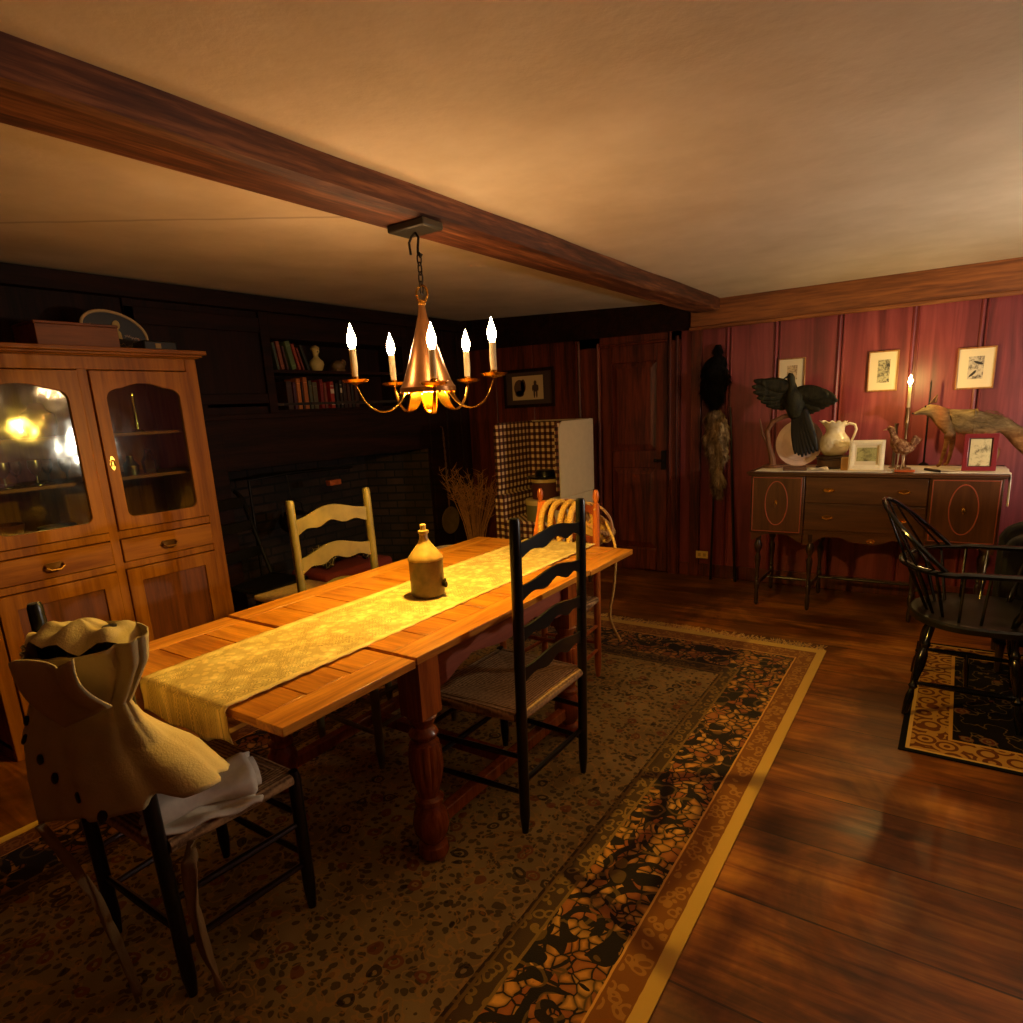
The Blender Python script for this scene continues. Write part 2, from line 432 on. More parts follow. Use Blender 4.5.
def scallop(y0, y1, zt, zb, n=40):
    bot = []
    for i in range(n+1):
        t = i/n; s = abs(2*t-1); d = .045*(1 if s > .9 else (.5+.5*math.cos(PI*(.9-s)/.35) if s > .55 else 0)) + (.014*math.cos((s/.55)*PI) if s < .55 else 0)
        bot.append((lerp(y0, y1, t), zb-d))
    return bot+[(y1, zt), (y0, zt)]
for x in (-1.372, -2.18):
    mb.prism(scallop(1.47, 2.35, TZ-.03, .645), x, x+.022, 'x')
for y in (1.40, 2.40):
    mb.box(-2.09, -1.41, y, y+.022, .66, TZ-.03)
wpart(mb, 'apron', M['apron'], tb, bevel=.002)
mb = MB()
for x in (-1.95, -1.52): mb.box(x, x+.04, .9, 2.9, TZ-.052, TZ-.034)
wpart(mb, 'leaf_runner', M['apron'], tb)
legprof = [(.036,.006),(.05,.014),(.055,.03),(.05,.052),(.033,.062),(.04,.07),(.058,.10),(.063,.135),(.056,.175),(.038,.205),(.05,.215),(.05,.23),(.036,.24),(.04,.262),
           (.052,.30),(.058,.35),(.056,.40),(.05,.435),(.03,.445),(.044,.455),(.05,.47),(.044,.485),(.033,.495),(.044,.515),(.05,.53),(.038,.545)]
def flute(a, z): return 1-.10*max(0, math.cos(a*12))**2 if .27 < z < .43 else 1
for x in (-1.365, -2.165):
    for y in (1.425, 2.395):
        mb = MB().lathe(legprof, (x, y, 0), 48, mod=flute)
        mb.box(x-.048, x+.048, y-.048, y+.048, .54, TZ-.03)
        wpart(mb, 'leg', M['leg'], tb)
mb = MB(); mb.box(-1.385, -1.345, 1.46, 2.36, .10, .15); mb.box(-2.155, -2.115, 1.46, 2.36, .10, .15); mb.box(-2.1, -1.4, 1.89, 1.93, .10, .15)
wpart(mb, 'stretcher', M['leg'], tb, bevel=.004)

# lace runner lying on the table, hanging over the near end
def lace_mat():
    s = NT('crochet_lace'); o = s.obj(); x = s.xyz()
    u = x[0]; n = s.noise(o, 5.5, 2, .5)
    fl = s.vor(s.mapping((1, 1, 0)), 16); fl2 = s.vor(s.mapping((1, 1, 0), (3, 1, 0)), 42)
    net = s.math('MULTIPLY', s.math('SINE', s.math('MULTIPLY', x[0], 420)), s.math('SINE', s.math('MULTIPLY', s.math('ADD', x[1], x[2]), 420)))
    motif = s.math('GREATER_THAN', s.math('ADD', s.math('SINE', s.math('MULTIPLY', fl, 75)), s.math('MULTIPLY', n, 2.2)), 1.15)
    edge = s.math('GREATER_THAN', s.math('ABSOLUTE', s.math('ADD', x[0], 1.70)), .185)
    holes = s.math('GREATER_THAN', fl2, .46)
    dense = s.math('MAXIMUM', motif, edge)
    h = s.math('MULTIPLY', s.math('SUBTRACT', 1, dense), s.math('GREATER_THAN', net, -.35))
    h2 = s.math('MULTIPLY', holes, .5)
    hole = s.math('MAXIMUM', s.math('MULTIPLY', h, s.math('GREATER_THAN', n, .47)), s.math('MULTIPLY', h2, s.math('SUBTRACT', 1, edge)))
    col = s.ramp(fl, [(.1, srgb(240, 218, 146)), (.6, srgb(206, 180, 112))])
    s.bump(s.math('ADD', fl, s.math('MULTIPLY', net, .2)), .5, .003)
    s.fin(col, .9, Alpha=s.math('SUBTRACT', 1, s.math('MULTIPLY', hole, .5)))
    return s.m
M['lace'] = lace_mat()
def run(u, v):     # u across, v along
    L0, drop = 2.13, .095
    sc = .006*abs(math.sin(v*95))*(1 if u in (0, 1) else 0)
    x = lerp(-1.925, -1.49, u)+(sc if u == 0 else -sc if u == 1 else 0)
    d = v*(L0+drop)
    if d < drop:
        s = drop-d; sk = .012*math.sin(u*3)
        return (x+.004*math.sin(u*20)*s*5, .842-.006*math.sin(u*17)*(s/drop)-.006, TZ-.004-s-(sk*s/drop)+.012*math.sin(u*PI*5)*(s/drop)*(s/drop))
    y = .842+(d-drop)
    return (x, y, TZ+.0028+.0012*math.sin(u*9+y*6))
tag(MB().grid(run, 24, 220).build('table_runner', M['lace'], smooth=60, solid=.002), 'yellowed crocheted lace runner down the middle of the dining table', 'table runner')

# stoneware jug
M['stone'] = plain('salt_glazed_stoneware', srgb(112, 84, 60), .5, var=.22, scale=18)
def jugmat():
    s = NT('stoneware_painted_shade'); x = s.xyz(); n = s.noise(s.obj(), 22, 4)
    low = s.ramp(n, [(.3, srgb(72, 52, 36)), (.7, srgb(108, 80, 56))])
    hi = s.ramp(n, [(.3, srgb(150, 122, 70)), (.7, srgb(190, 160, 96))])
    f = s.math('GREATER_THAN', s.math('ADD', x[2], s.math('MULTIPLY', n, .008)), .164)  # lit shoulder and shaded lower body put into the glaze colour
    return s.fin(s.mix(f, low, hi), .38)
j = thing('stoneware_jug', 'stoneware jug with cork stopper standing on the lace runner', 'jug', (-1.69, 1.865, TZ+.005))
MB().lathe([(.074,0),(.082,.004),(.085,.02),(.085,.155),(.088,.162),(.086,.172),(.07,.19),(.048,.215),(.030,.235),(.022,.25),(.021,.272),(.027,.276),(.027,.286),(.016,.288),(.015,.26)], seg=40).build('body', jugmat(), j)
MB().lathe([(.013,.0),(.0155,.028),(.013,.03)], seg=16).build('cork_stopper', plain('cork', srgb(214, 186, 110), .8, var=.2, scale=80), j, loc=(0, 0, .283))
MB().tube([(.02, 0, .262), (.045, 0, .268), (.062, 0, .25), (.068, 0, .225), (.066, 0, .2)], .007, 10, flat=1.5).build('handle', M['stone'], j, rot=(0, 0, math.radians(125)))
j.scale = (.80, .80, .92)
nb = MB()
nb.turned((.08,0,.05), (.105,0,.05), [(.01,0),(.01,.6),(.013,.62),(.013,1)], 10); nb.box(.092,.098,-.014,.014,.058,.075)
nb.build('spigot', M['iron'], j, rot=(0, 0, math.radians(15)))

# ---------------------------------------------------------------- ladder-back chairs
def slat(mb, x0, x1, z0, h, y, th=.009, bow=.02, n=20):
    def f(u, v):
        return None
    top, bot = [], []
    for i in range(n+1):
        t = i/n; s = abs(2*t-1)
        zt = h*(.62+.38*(.5+.5*math.cos(PI*min(1, s/.95)))) if s < .95 else h*.62
        zb = -.0+ (.022*(.5+.5*math.cos(PI*s)) + .009*math.cos(s*PI*3))
        top.append((lerp(x0, x1, t), zt, t)); bot.append((lerp(x0, x1, t), zb, t))
    v = []
    for (x, z, t) in top: yy = y-bow*math.sin(PI*t)*1; v += [(x, yy, z0+z), (x, yy+th, z0+z)]
    for (x, z, t) in bot: yy = y-bow*math.sin(PI*t); v += [(x, yy, z0+z), (x, yy+th, z0+z)]
    o = 2*(n+1); F = []
    for i in range(n):
        a = 2*i; F += [(a, a+2, a+3, a+1), (o+a, o+a+1, o+a+3, o+a+2), (a, o+a, o+a+2, a+2), (a+1, a+3, o+a+3, o+a+1)]
    F += [(0, 1, o+1, o), (2*n, o+2*n, o+2*n+1, 2*n+1)]
    mb._add(v, F)
def ladderback(label, frame, loc, rz, slats=4, H=1.15, sh=.072, sgap=None, wb=.45, wf=.5, dep=.41, seat=None, sz=.455, finial='cone', group=None, rail=None):
    t = thing('ladder_back_chair', label, 'chair', loc, rz, group)
    hb, hf = wb/2, wf/2
    for sx in (-1, 1):
        m = MB()
        if finial == 'cone': tip = [(.0185, .99), (.015, 1)]
        else: tip = [(.017, .93), (.010, .935), (.018, .96), (.016, .985), (.008, 1)]
        m.turned((sx*hb, 0, 0), (sx*hb, -.02, H), [(.012, 0), (.019, .06), (.0195, .9)]+tip, 14)
        m.build('back_post', frame, t)
        MB().turned((sx*hf, dep, 0), (sx*hf, dep, sz+.02), [(.012, 0), (.019, .15), (.0195, .95), (.014, 1)], 14).build('front_leg', frame, t)
    for k in range(slats):
        m = MB(); z = lerp(sz+.13, H-.13, k/(slats-1)) if not sgap else H-.15-sgap*k
        slat(m, -hb+.005, hb-.005, z, sh, -.018*z/H-.005); m.build('slat', rail or frame, t, smooth=50)
    for z in (.16, .30):
        m = MB()
        for sx in (-1, 1): m.turned((sx*hb, 0, z), (sx*hf, dep, z), [(.009, 0), (.012, .5), (.009, 1)], 8)
        m.turned((-hf, dep, z+.03), (hf, dep, z+.03), [(.009, 0), (.012, .5), (.009, 1)], 8)
        if z < .2: m.turned((-hb, 0, z+.04), (hb, 0, z+.04), [(.009, 0), (.012, .5), (.009, 1)], 8)
        m.build('stretcher', frame, t)
    def sf(u, v):
        a = lerp(-1, 1, u); y = lerp(-.004, dep+.004, v); hw = lerp(hb, hf, v)+.002
        e = min(1, min(1-abs(a), min(v, 1-v)*1.6)*9)
        d = .012*min(1, (1-max(abs(a), abs(2*v-1)))*2)
        return (a*hw, y, sz+.018*math.sqrt(max(0, 1-(1-e)**2))-d)
    m = MB().grid(sf, 28, 28); 
    def sb(u, v): p = sf(u, v); return (p[0], p[1], sz-.022+(sz-p[2])*.3)
    m.grid(sb, 28, 28)
    bmesh.ops.remove_doubles(m.bm, verts=m.bm.verts, dist=1e-5)
    for k in range(0, 1): pass
    # rush wrapped round the four seat rails
    for a, b in (((-hb, 0), (hb, 0)), ((hb, 0), (hf, dep)), ((hf, dep), (-hf, dep)), ((-hf, dep), (-hb, 0))):
        m.turned((a[0], a[1], sz-.003), (b[0], b[1], sz-.003), [(.019, .03), (.021, .5), (.019, .97)], 12)
    m.build('seat', seat or M['rush'], t, smooth=50)
    return t
ladderback('black ladder-back chair with rush seat on the near right side of the table', M['black'], (-1.15, 1.905, .006), math.radians(90))
ladderback('olive painted ladder-back chair on the fireplace side of the table', M['olive'], (-2.335, 1.985, .006), math.radians(-90), slats=3, sh=.10, sgap=.175)
near = ladderback('dark ladder-back chair at the near end of the table, under the draped garment', M['black'], (-1.77, .66, .006), 0, slats=3, H=1.055, wb=.41, wf=.46, dep=.38)
M['orangewood'] = wood('orange_maple', srgb(140, 62, 22), srgb(196, 108, 44), 2, 14, .3, .05)
M['redchair'] = wood('red_stained_chair', srgb(92, 36, 20), srgb(130, 58, 34), 2, 14, .35, .05)
ladderback('orange maple ladder-back chair with ball finials at the far end of the table', M['orangewood'], (-1.70, 3.035, .006), math.radians(180), slats=3, H=1.05, wb=.345, wf=.40, dep=.38, finial='ball', rail=M['redchair'])

# garment draped over the near chair
def canvas(name, c):
    s = NT(name); o = s.obj(); n = s.noise(o, 7, 4); w = s.noise(o, 160, 2)
    col = s.ramp(n, [(.3, tuple(x*.8 for x in c[:3])+(1,)), (.7, c)]); s.bump(s.math('ADD', w, s.math('MULTIPLY', n, 2)), .35, .004)
    return s.fin(col, .9)
M['canvas'] = canvas('natural_canvas', srgb(206, 186, 132))
g = thing('buttoned_garment', 'cream canvas garment with a row of black buttons draped over the near chair back', 'garment', (-1.8, .62, .45))
rows = [(0.00, (-1.99, .965), (-1.42, 1.055), .10), (.12, (-2.0, .93), (-1.43, 1.0), .085), (.22, (-2.02, .86), (-1.49, .93), .06), (.30, (-2.05, .81), (-1.535, .88), .048),
        (.42, (-2.10, .76), (-1.50, .84), .062), (.6, (-2.15, .68), (-1.43, .80), .09), (.8, (-2.15, .56), (-1.33, .785), .11), (1.0, (-2.12, .42), (-1.23, .755), .12)]
def gfun(u, v):
    for a, b in zip(rows, rows[1:]):
        if v <= b[0]:
            t = (v-a[0])/(b[0]-a[0]); t = t*t*(3-2*t) if False else t
            L = (lerp(a[1][0], b[1][0], t), lerp(a[1][1], b[1][1], t)); R = (lerp(a[2][0], b[2][0], t), lerp(a[2][1], b[2][1], t)); d = lerp(a[3], b[3], t); break
    ang = 2*PI*u
    c = -math.cos(ang); sn = math.sin(ang)          # c -1..1 across, sn>0 front
    fold = (.12*math.sin(ang*6+v*2)*(.25+.9*abs(v-.28)) + .05*math.sin(ang*15+1+v*3))*(1 if sn > 0 else max(0, 1+sn*1.2))
    rr = 1+fold
    x = lerp(L[0], R[0], .5+.5*c*min(1, rr)); z = lerp(L[1], R[1], .5+.5*c)
    y = .635-sn*d*rr*(1 if sn > 0 else lerp(.75, 1.35, min(1, max(0, (v-.25)*2))))
    if v < .22: z += .05*(1-v/.22)*(-sn)*.4
    if sn < 0: z = max(z, .50+.02*math.sin(u*40))
    return (x, y, z)
mb = MB().grid(gfun, 96, 40, closed_u=True); wpart(mb, 'cloth', M['canvas'], g, smooth=80, solid=.004)
# buttons run down the lower left of the front
bm_ = plain('black_button', srgb(14, 10, 9), .35)
for k in range(7):
    t = k/6; v = lerp(.40, .985, t); u = lerp(.10, .325, t)
    p = Vector(gfun(u, v)); q = Vector(gfun(u+.01, v)); r_ = Vector(gfun(u, v-.02))
    nrm = (q-p).cross(r_-p).normalized()
    if nrm.y > 0: nrm = -nrm
    Mx = Matrix.Translation(p+nrm*.004) @ nrm.to_track_quat('Z', 'Y').to_matrix().to_4x4()
    wpart(MB().lathe([(.0, -.003), (.013, -.002), (.014, .003), (.009, .006), (0, .006)], seg=16, M=Mx), 'button', bm_, g)
# open lapel catching the chandelier light
def lap(u, v):
    A = Vector((-1.665, .545, .825)); B = Vector((-1.63, .46, 1.02)); C = Vector((-1.395, .50, 1.055)); D = Vector((-1.42, .56, .93))
    p = A.lerp(B, u).lerp(D.lerp(C, u), v); return (p.x, p.y-.02*math.sin(PI*u)-.012*math.sin(v*9), p.z+.012*math.sin(v*7)*u)
wpart(MB().grid(lap, 14, 20), 'lapel', M['canvas'], g, solid=.004, smooth=80)
def lining(u, v):
    a = 2*PI*u; k = v; x = -1.705+.255*k*math.cos(a); y = .632-.085*k*math.sin(a)
    return (x, y, lerp(.985, 1.045, (x+1.96)/.51)+.035*(1-k*k)+.010*math.sin(x*40+y*30)+.008*math.sin(a*5)*k)
wpart(MB().grid(lining, 40, 12, closed_u=True), 'inner_lining', M['canvas'], g, smooth=80)
# ties hanging down
def ribbon(path, w, th=.003):
    mb = MB(); P = [Vector(p) for p in path]; n = 24
    def f(u, v):
        t = v*(len(P)-1); i = min(int(t), len(P)-2); p = P[i].lerp(P[i+1], t-i)
        return (p.x+(u-.5)*w*(1-.25*v)*(.8+.3*math.sin(v*9)), p.y+.012*math.sin(u*6+v*7), p.z)
    return mb.grid(f, 6, n)
M['tie'] = canvas('linen_tape', srgb(150, 120, 74))
tag(ribbon([(-1.50, .70, .47), (-1.475, .665, .45), (-1.47, .66, .33), (-1.44, .66, .2), (-1.435, .67, .09)], .055).build('cloth_strap', M['tie'], smooth=80, solid=.003),
    'beige linen strap hanging from the seat edge beside the black chair leg', 'strap')
tag(ribbon([(-1.84, .50, .53), (-1.80, .53, .42), (-1.77, .56, .3), (-1.72, .57, .16), (-1.69, .58, .008)], .02).build('cloth_tape', M['tie'], smooth=80, solid=.003),
    'thin pale tape hanging down below the buttoned garment', 'tape')
# folded towel on the seat
def fold_cloth(u, v):
    a = 2*PI*v; x = lerp(-.16, .13, u); k = 1+.12*math.sin(u*7+1)+.05*math.sin(a*5+u*9)
    e = min(1, min(u, 1-u)*14)**.5
    return (x, .085*math.cos(a)*k*e**.3, .045+.043*math.sin(a)*k*(.8+.2*e)*e**.4)
tw = thing('folded_cloth', 'white rolled towel lying on the rush seat of the near chair', 'cloth', (-1.625, .82, .482), math.radians(68))
mb = MB().grid(lambda u, v: fold_cloth(u, v), 40, 40); mb.build('rolled_layer', M['white'], tw, smooth=80, sub=1)
mb = MB()
def spiral(u, v):
    a = u*4.2*PI; r = .012+.006*a/PI*1.4
    return (.085+.05*v, -.0+r*math.cos(a)*1.7, .048+r*math.sin(a)*.85)
mb.grid(spiral, 60, 3); mb.build('rolled_edge', M['white'], tw, smooth=80, solid=.006)
mb = MB().grid(lambda u, v: (lerp(-.16, .12, u)+.008*math.sin(v*20), lerp(-.115, .10, v), .006+.006*math.sin(u*15+v*6)+.004*math.sin(v*22)), 30, 20)
mb.build('under_layer', M['white'], tw, smooth=80, solid=.008)

# ---------------------------------------------------------------- chandelier
def emit(name, c, st):
    s = NT(name); s.fin((0, 0, 0, 1), .5, Emission_Color=c, Emission_Strength=st); return s.m
CX_, CY_ = -1.64, 1.90
ch = thing('chandelier', 'brass cone chandelier with five candle lamps hanging from the ceiling beam', 'chandelier', (CX_, CY_, 2.152))
def cp(mb, name, mat, parent=None, **kw): return mb.build(name, mat, parent or ch, **kw)   # local: origin at beam underside
cp(MB().box(-.085, .085, -.055, .055, -.028, -.001), 'ceiling_plate', plain('pewter_plate', srgb(70, 66, 56), .4, .6, var=.2), bevel=.006)
Z0 = -.028
cp(MB().tube([(-.03, 0, Z0-.07), (-.034, 0, Z0-.03), (-.02, 0, Z0-.012), (.0, 0, Z0-.002), (.012, 0, Z0-.02), (.006, 0, Z0-.05), (.004, 0, Z0-.07), (.014, 0, Z0-.085), (.022, 0, Z0-.075)], .0045, 8), 'hook', M['iron'])
for k in range(4):
    zc = Z0-.09-.032*k; a = k % 2*PI/2; r = .009
    pts = [(math.cos(a)*r*math.cos(t)+.008, math.sin(a)*r*math.cos(t), zc+.022*math.sin(t)) for t in [2*PI*i/14 for i in range(14)]]
    cp(MB().tube(pts, .003, 6, closed=True), 'chain_link', M['iron'])
pts = [(.008+.026*math.cos(t), 0, -.235+.028*math.sin(t)) for t in [2*PI*i/20 for i in range(20)]]
cp(MB().tube(pts, .004, 8, closed=True), 'ring', M['brass'])
M['conebrass'] = plain('aged_tin_brass', srgb(150, 104, 62), .3, .85, var=.12)
CZ = -.262    # top of cone
cp(MB().lathe([(0, .008), (.012, .006), (.015, -.006), (.010, -.014)], (.004, 0, CZ), 20), 'finial', M['brass'])
cone = [(.010, 0), (.018, -.05), (.034, -.11), (.062, -.20), (.088, -.275), (.098, -.293), (.104, -.300), (.104, -.315), (.100, -.318)]
cp(MB().lathe([(r, z+CZ) for r, z in cone]+[(.092, CZ-.29), (.06, CZ-.21), (.02, CZ-.07)], (.002, 0, 0), 48, cap=False), 'cone', M['conebrass'])
cp(MB().lathe([(0, CZ-.20), (.016, CZ-.205), (.018, CZ-.285), (.012, CZ-.29), (0, CZ-.29)], (.002, 0, 0), 20), 'lamp_socket', M['brass'])
cp(MB().ball((.002, 0, CZ-.318), (.026, .026, .03), 14, 8), 'down_bulb', emit('amber_down_bulb', (1, .60, .085, 1), DOWN))
for k in range(10):
    a = k*PI/5+.2; cp(MB().ball(((.1)*math.cos(a), (.1)*math.sin(a), CZ-.318), .006, 8, 6), 'rivet', M['brass'])
M['bulb'] = emit('glowing_flame_bulb', (1, .60, .28, 1), BULB)
M['sleeve'] = plain('drip_candle_sleeve', srgb(214, 196, 150), .6, var=.1, Subsurface_Weight=0)
R = .262
for k, (cam_a, tip) in enumerate(((283, 6), (344, 0), (56, 1), (128, 1), (200, 0))):
    a = math.radians(cam_a+34.4)
    arm = [(.088, -.305), (.098, -.338), (.128, -.372), (.168, -.385), (.205, -.374), (.236, -.345), (.252, -.31), (R, -.278)]
    rad = [.004]*len(arm)
    mb = MB(); P = [(r, 0, z+CZ+.0) for r, z in arm]
    # strap arm: wide at the hub, narrowing outwards
    wd = [.034, .034, .028, .014, .008, .007, .007, .006]
    n = len(P); v = []
    for i, p in enumerate(P):
        t = (Vector(P[min(i+1, n-1)])-Vector(P[max(i-1, 0)])).normalized(); nn = Vector((-t.z, 0, t.x))*.0035
        for s1, s2 in ((-1, -1), (1, -1), (1, 1), (-1, 1)): q = Vector(p)+nn*s2; v.append((q.x, s1*wd[i], q.z))
    F = [(0, 1, 2, 3), ((n-1)*4+3, (n-1)*4+2, (n-1)*4+1, (n-1)*4)]
    for i in range(n-1):
        for q in range(4): F.append((i*4+q, i*4+(q+1) % 4, i*4+4+(q+1) % 4, i*4+4+q))
    mb._add(v, F)
    arm_o = cp(mb, 'arm', M['brass'], rot=(0, math.radians(tip), a), smooth=60, sub=1)
    def sp(mb, name, mat, **kw): return mb.build(name, mat, arm_o, **kw)
    zt = CZ-.278
    sp(MB().lathe([(.006, -.004), (.012, -.002), (.042, .004), (.050, .014), (.047, .014), (.038, .008), (0, .006)], (R, 0, zt), 28), 'drip_pan', M['brass'])
    sp(MB().lathe([(.013, .006), (.013, .024), (.010, .026), (.0, .026)], (R, 0, zt), 16), 'candle_cup', M['brass'])
    sp(MB().lathe([(.0105, .022), (.0115, .03), (.0125, .06), (.0118, .10), (.0125, .118), (.009, .122), (.0, .122)], (R, 0, zt), 14, mod=lambda a_, z: 1+.05*math.sin(a_*3+z*60)), 'candle_sleeve', M['sleeve'])
    sp(MB().lathe([(.006, .120), (.012, .128), (.0165, .145), (.0155, .160), (.010, .178), (.005, .192), (.0015, .205), (0, .207)], (R, 0, zt), 12), 'flame_bulb', M['bulb'])
# ---------------------------------------------------------------- rugs
def rug_mat(name, hx, hy, by, field, fieldlo, petals, dark, sel, red, guard, band=.37, msc=1.0, selw=.045):
    s = NT(name); x = s.xyz(); o = s.obj()
    k = band/by
    ax_ = s.math('SUBTRACT', hx, s.math('ABSOLUTE', x[0])); ay_ = s.math('MULTIPLY', s.math('SUBTRACT', hy, s.math('ABSOLUTE', x[1])), k)
    n0 = s.noise(o, 14, 2)
    d = s.math('ADD', s.math('MINIMUM', ax_, ay_), s.math('MULTIPLY', s.math('SUBTRACT', n0, .5), .006))
    w = s.mapping((1, 1, 0)); wn = s.noise(w, 9, 2, .5, 0, True)
    vv = s.n('ShaderNodeVectorMath', operation='MULTIPLY_ADD'); s.l(wn, vv.inputs[0]); vv.inputs[1].default_value = (.06, .06, 0); s.l(w, vv.inputs[2]); w = vv.outputs[0]
    # field: small blossoms and vines on a dull ground
    f1 = s.vor(w, 13*msc); r1 = s.math('SINE', s.math('MULTIPLY', f1, 30)); fc = s.vor(w, 13*msc, out='Color')
    vine = s.math('ABSOLUTE', s.math('SUBTRACT', s.noise(w, 13, 2), .5)); sm = s.vor(w, 38*msc)
    cf = s.mix(s.ramp(s.noise(w, 3, 3), [(.35, (0,0,0,1)), (.65, (1,1,1,1))]), fieldlo, field)
    cf = s.mix(s.math('MULTIPLY', s.math('LESS_THAN', sm, .40), .75), cf, srgb(62, 48, 26))
    cf = s.mix(s.math('MULTIPLY', s.math('LESS_THAN', vine, .018), .5), cf, petals[0])
    blo = s.math('MULTIPLY', s.math('MULTIPLY', s.math('LESS_THAN', f1, .36), s.math('GREATER_THAN', r1, -.5)), s.math('GREATER_THAN', s.xyz(fc)[1], .45))
    cf = s.mix(s.math('MULTIPLY', blo, .8), cf, s.mix(s.math('GREATER_THAN', s.xyz(fc)[0], .5), petals[3], dark))
    cf = s.mix(s.math('MULTIPLY', s.math('LESS_THAN', f1, .09), .6), cf, petals[1])
    # broad border: bright cobble-like petals between dark outlines, thinned where the dark ground shows
    e1 = s.vor(w, 26*msc, 'DISTANCE_TO_EDGE'); c1 = s.vor(w, 26*msc, out='Color'); big = s.vor(w, 5.5*msc); clump = s.noise(w, 5*msc, 2)
    pc = s.mix(s.xyz(c1)[0], petals[0], petals[1]); pc = s.mix(s.math('MULTIPLY', s.ramp(e1, [(.08, (1,1,1,1)), (.3, (0,0,0,1))]), .6), pc, dark)
    pc = s.mix(s.math('MULTIPLY', s.math('GREATER_THAN', s.xyz(c1)[1], .72), .8), pc, petals[3])
    on = s.math('MULTIPLY', s.math('GREATER_THAN', e1, .055), s.math('GREATER_THAN', s.math('ADD', clump, s.math('MULTIPLY', s.math('SINE', s.math('MULTIPLY', big, 26)), .10)), .46))
    sc_ = s.math('LESS_THAN', s.math('ABSOLUTE', s.math('SUBTRACT', s.vor(w, 10*msc), .42)), .05)
    cb = s.mix(on, dark, pc); cb = s.mix(s.math('MULTIPLY', s.math('MULTIPLY', sc_, s.math('SUBTRACT', 1, on)), .55), cb, petals[2])
    # narrow guard stripes with small figures
    g = s.vor(w, 30)
    gz = s.math('LESS_THAN', s.math('ABSOLUTE', s.math('SUBTRACT', g, .40)), .11)
    cg = s.mix(s.math('MULTIPLY', gz, .35), red, petals[0])
    ci = s.mix(gz, guard, petals[2])
    def lt(a): return s.math('LESS_THAN', d, a)
    col = s.mix(lt(band+.085), cf, ci); col = s.mix(lt(band+.075), col, petals[2]); col = s.mix(lt(band+.065), col, ci)
    col = s.mix(lt(band+.01), col, petals[2]); col = s.mix(lt(band), col, cb)
    if selw:
        col = s.mix(lt(selw+.095), col, petals[0]); col = s.mix(lt(selw+.088), col, red); col = s.mix(lt(selw+.08), col, cg)
        col = s.mix(lt(selw+.006), col, red); col = s.mix(lt(selw), col, sel)
    s.bump(s.noise(o, 300, 2), .3, .003)
    s.fin(col, .92, Specular_IOR_Level=.15, Sheen_Weight=.1)
    return s.m
pet = [srgb(204, 150, 70), srgb(170, 108, 44), srgb(112, 84, 40), srgb(132, 70, 34)]
M['rug'] = rug_mat('persian_rug_pile', 1.19, 2.2, .50, srgb(176, 148, 84), srgb(132, 106, 56), pet, srgb(28, 19, 15), srgb(200, 160, 76), srgb(126, 76, 28), srgb(62, 42, 24))
rg = thing('area_rug', 'large patterned rug with a dark floral border and pale edge under the dining table', 'rug', (-1.685, 1.78, 0))
def rugtop(hx, hy, t=.005):
    return MB().box(-hx, hx, -hy, hy, .0005, t)
rugtop(1.19, 2.2).build('pile', M['rug'], rg, smooth=0)
mb = MB()
for i in range(420):
    x = lerp(-1.18, 1.18, i/419); l = random.uniform(.04, .10); dx = random.uniform(-.045, .045)
    for sg in (1, -1): mb.box(x-.0017, x+.0017, 0, 1, .0005, .003, M=Matrix(((1, sg*dx, 0, 0), (0, sg*l, 0, sg*2.2), (0, 0, 1, 0), (0, 0, 0, 1))))
fr = mb.build('fringe', plain('fringe_yarn', srgb(206, 166, 100), .9), rg, smooth=0); tag(fr, kind='stuff')
pet2 = [srgb(214, 166, 74), srgb(196, 140, 56), srgb(128, 96, 50), srgb(150, 66, 36)]
def small_rug():
    s = NT('small_rug_pile'); x = s.xyz(); o = s.obj(); hx, hy = .72, .72
    d = s.math('MINIMUM', s.math('SUBTRACT', hx, s.math('ABSOLUTE', x[0])), s.math('SUBTRACT', hy, s.math('ABSOLUTE', x[1])))
    w = s.mapping((1, 1, 0)); e1 = s.vor(w, 13); fl = s.math('SINE', s.math('MULTIPLY', e1, 17)); n = s.noise(w, 22, 3, .6, .3)
    g = s.math('GREATER_THAN', s.math('ADD', fl, s.math('MULTIPLY', n, .8)), .55)
    cb = s.mix(g, srgb(176, 130, 54), srgb(104, 56, 22))
    f2 = s.math('ADD', s.vor(w, 9), s.math('MULTIPLY', n, .25)); big = s.math('LESS_THAN', f2, .42); ring = s.math('GREATER_THAN', s.math('SINE', s.math('MULTIPLY', f2, 40)), .2)
    vine = s.math('LESS_THAN', s.math('ABSOLUTE', s.math('SUBTRACT', s.noise(w, 9, 2), .5)), .012)
    cf = s.mix(vine, srgb(14, 10, 12), srgb(96, 76, 40)); cf = s.mix(big, cf, s.mix(ring, srgb(92, 40, 22), srgb(112, 86, 46)))
    lt = lambda a: s.math('LESS_THAN', d, a)
    col = s.mix(lt(.19), cf, srgb(190, 140, 60)); col = s.mix(lt(.175), col, cb); col = s.mix(lt(.04), col, srgb(206, 166, 84)); col = s.mix(lt(.025), col, srgb(12, 9, 8))
    return s.fin(col, .92, Specular_IOR_Level=.15)
sr = rugtop(.72, .72).build('small_rug', small_rug(), smooth=0, loc=(.66, 3.65, 0), rot=(0, 0, -.01))
tag(sr, 'small dark floral rug with gold border and black edge beneath the black windsor chair', 'rug')

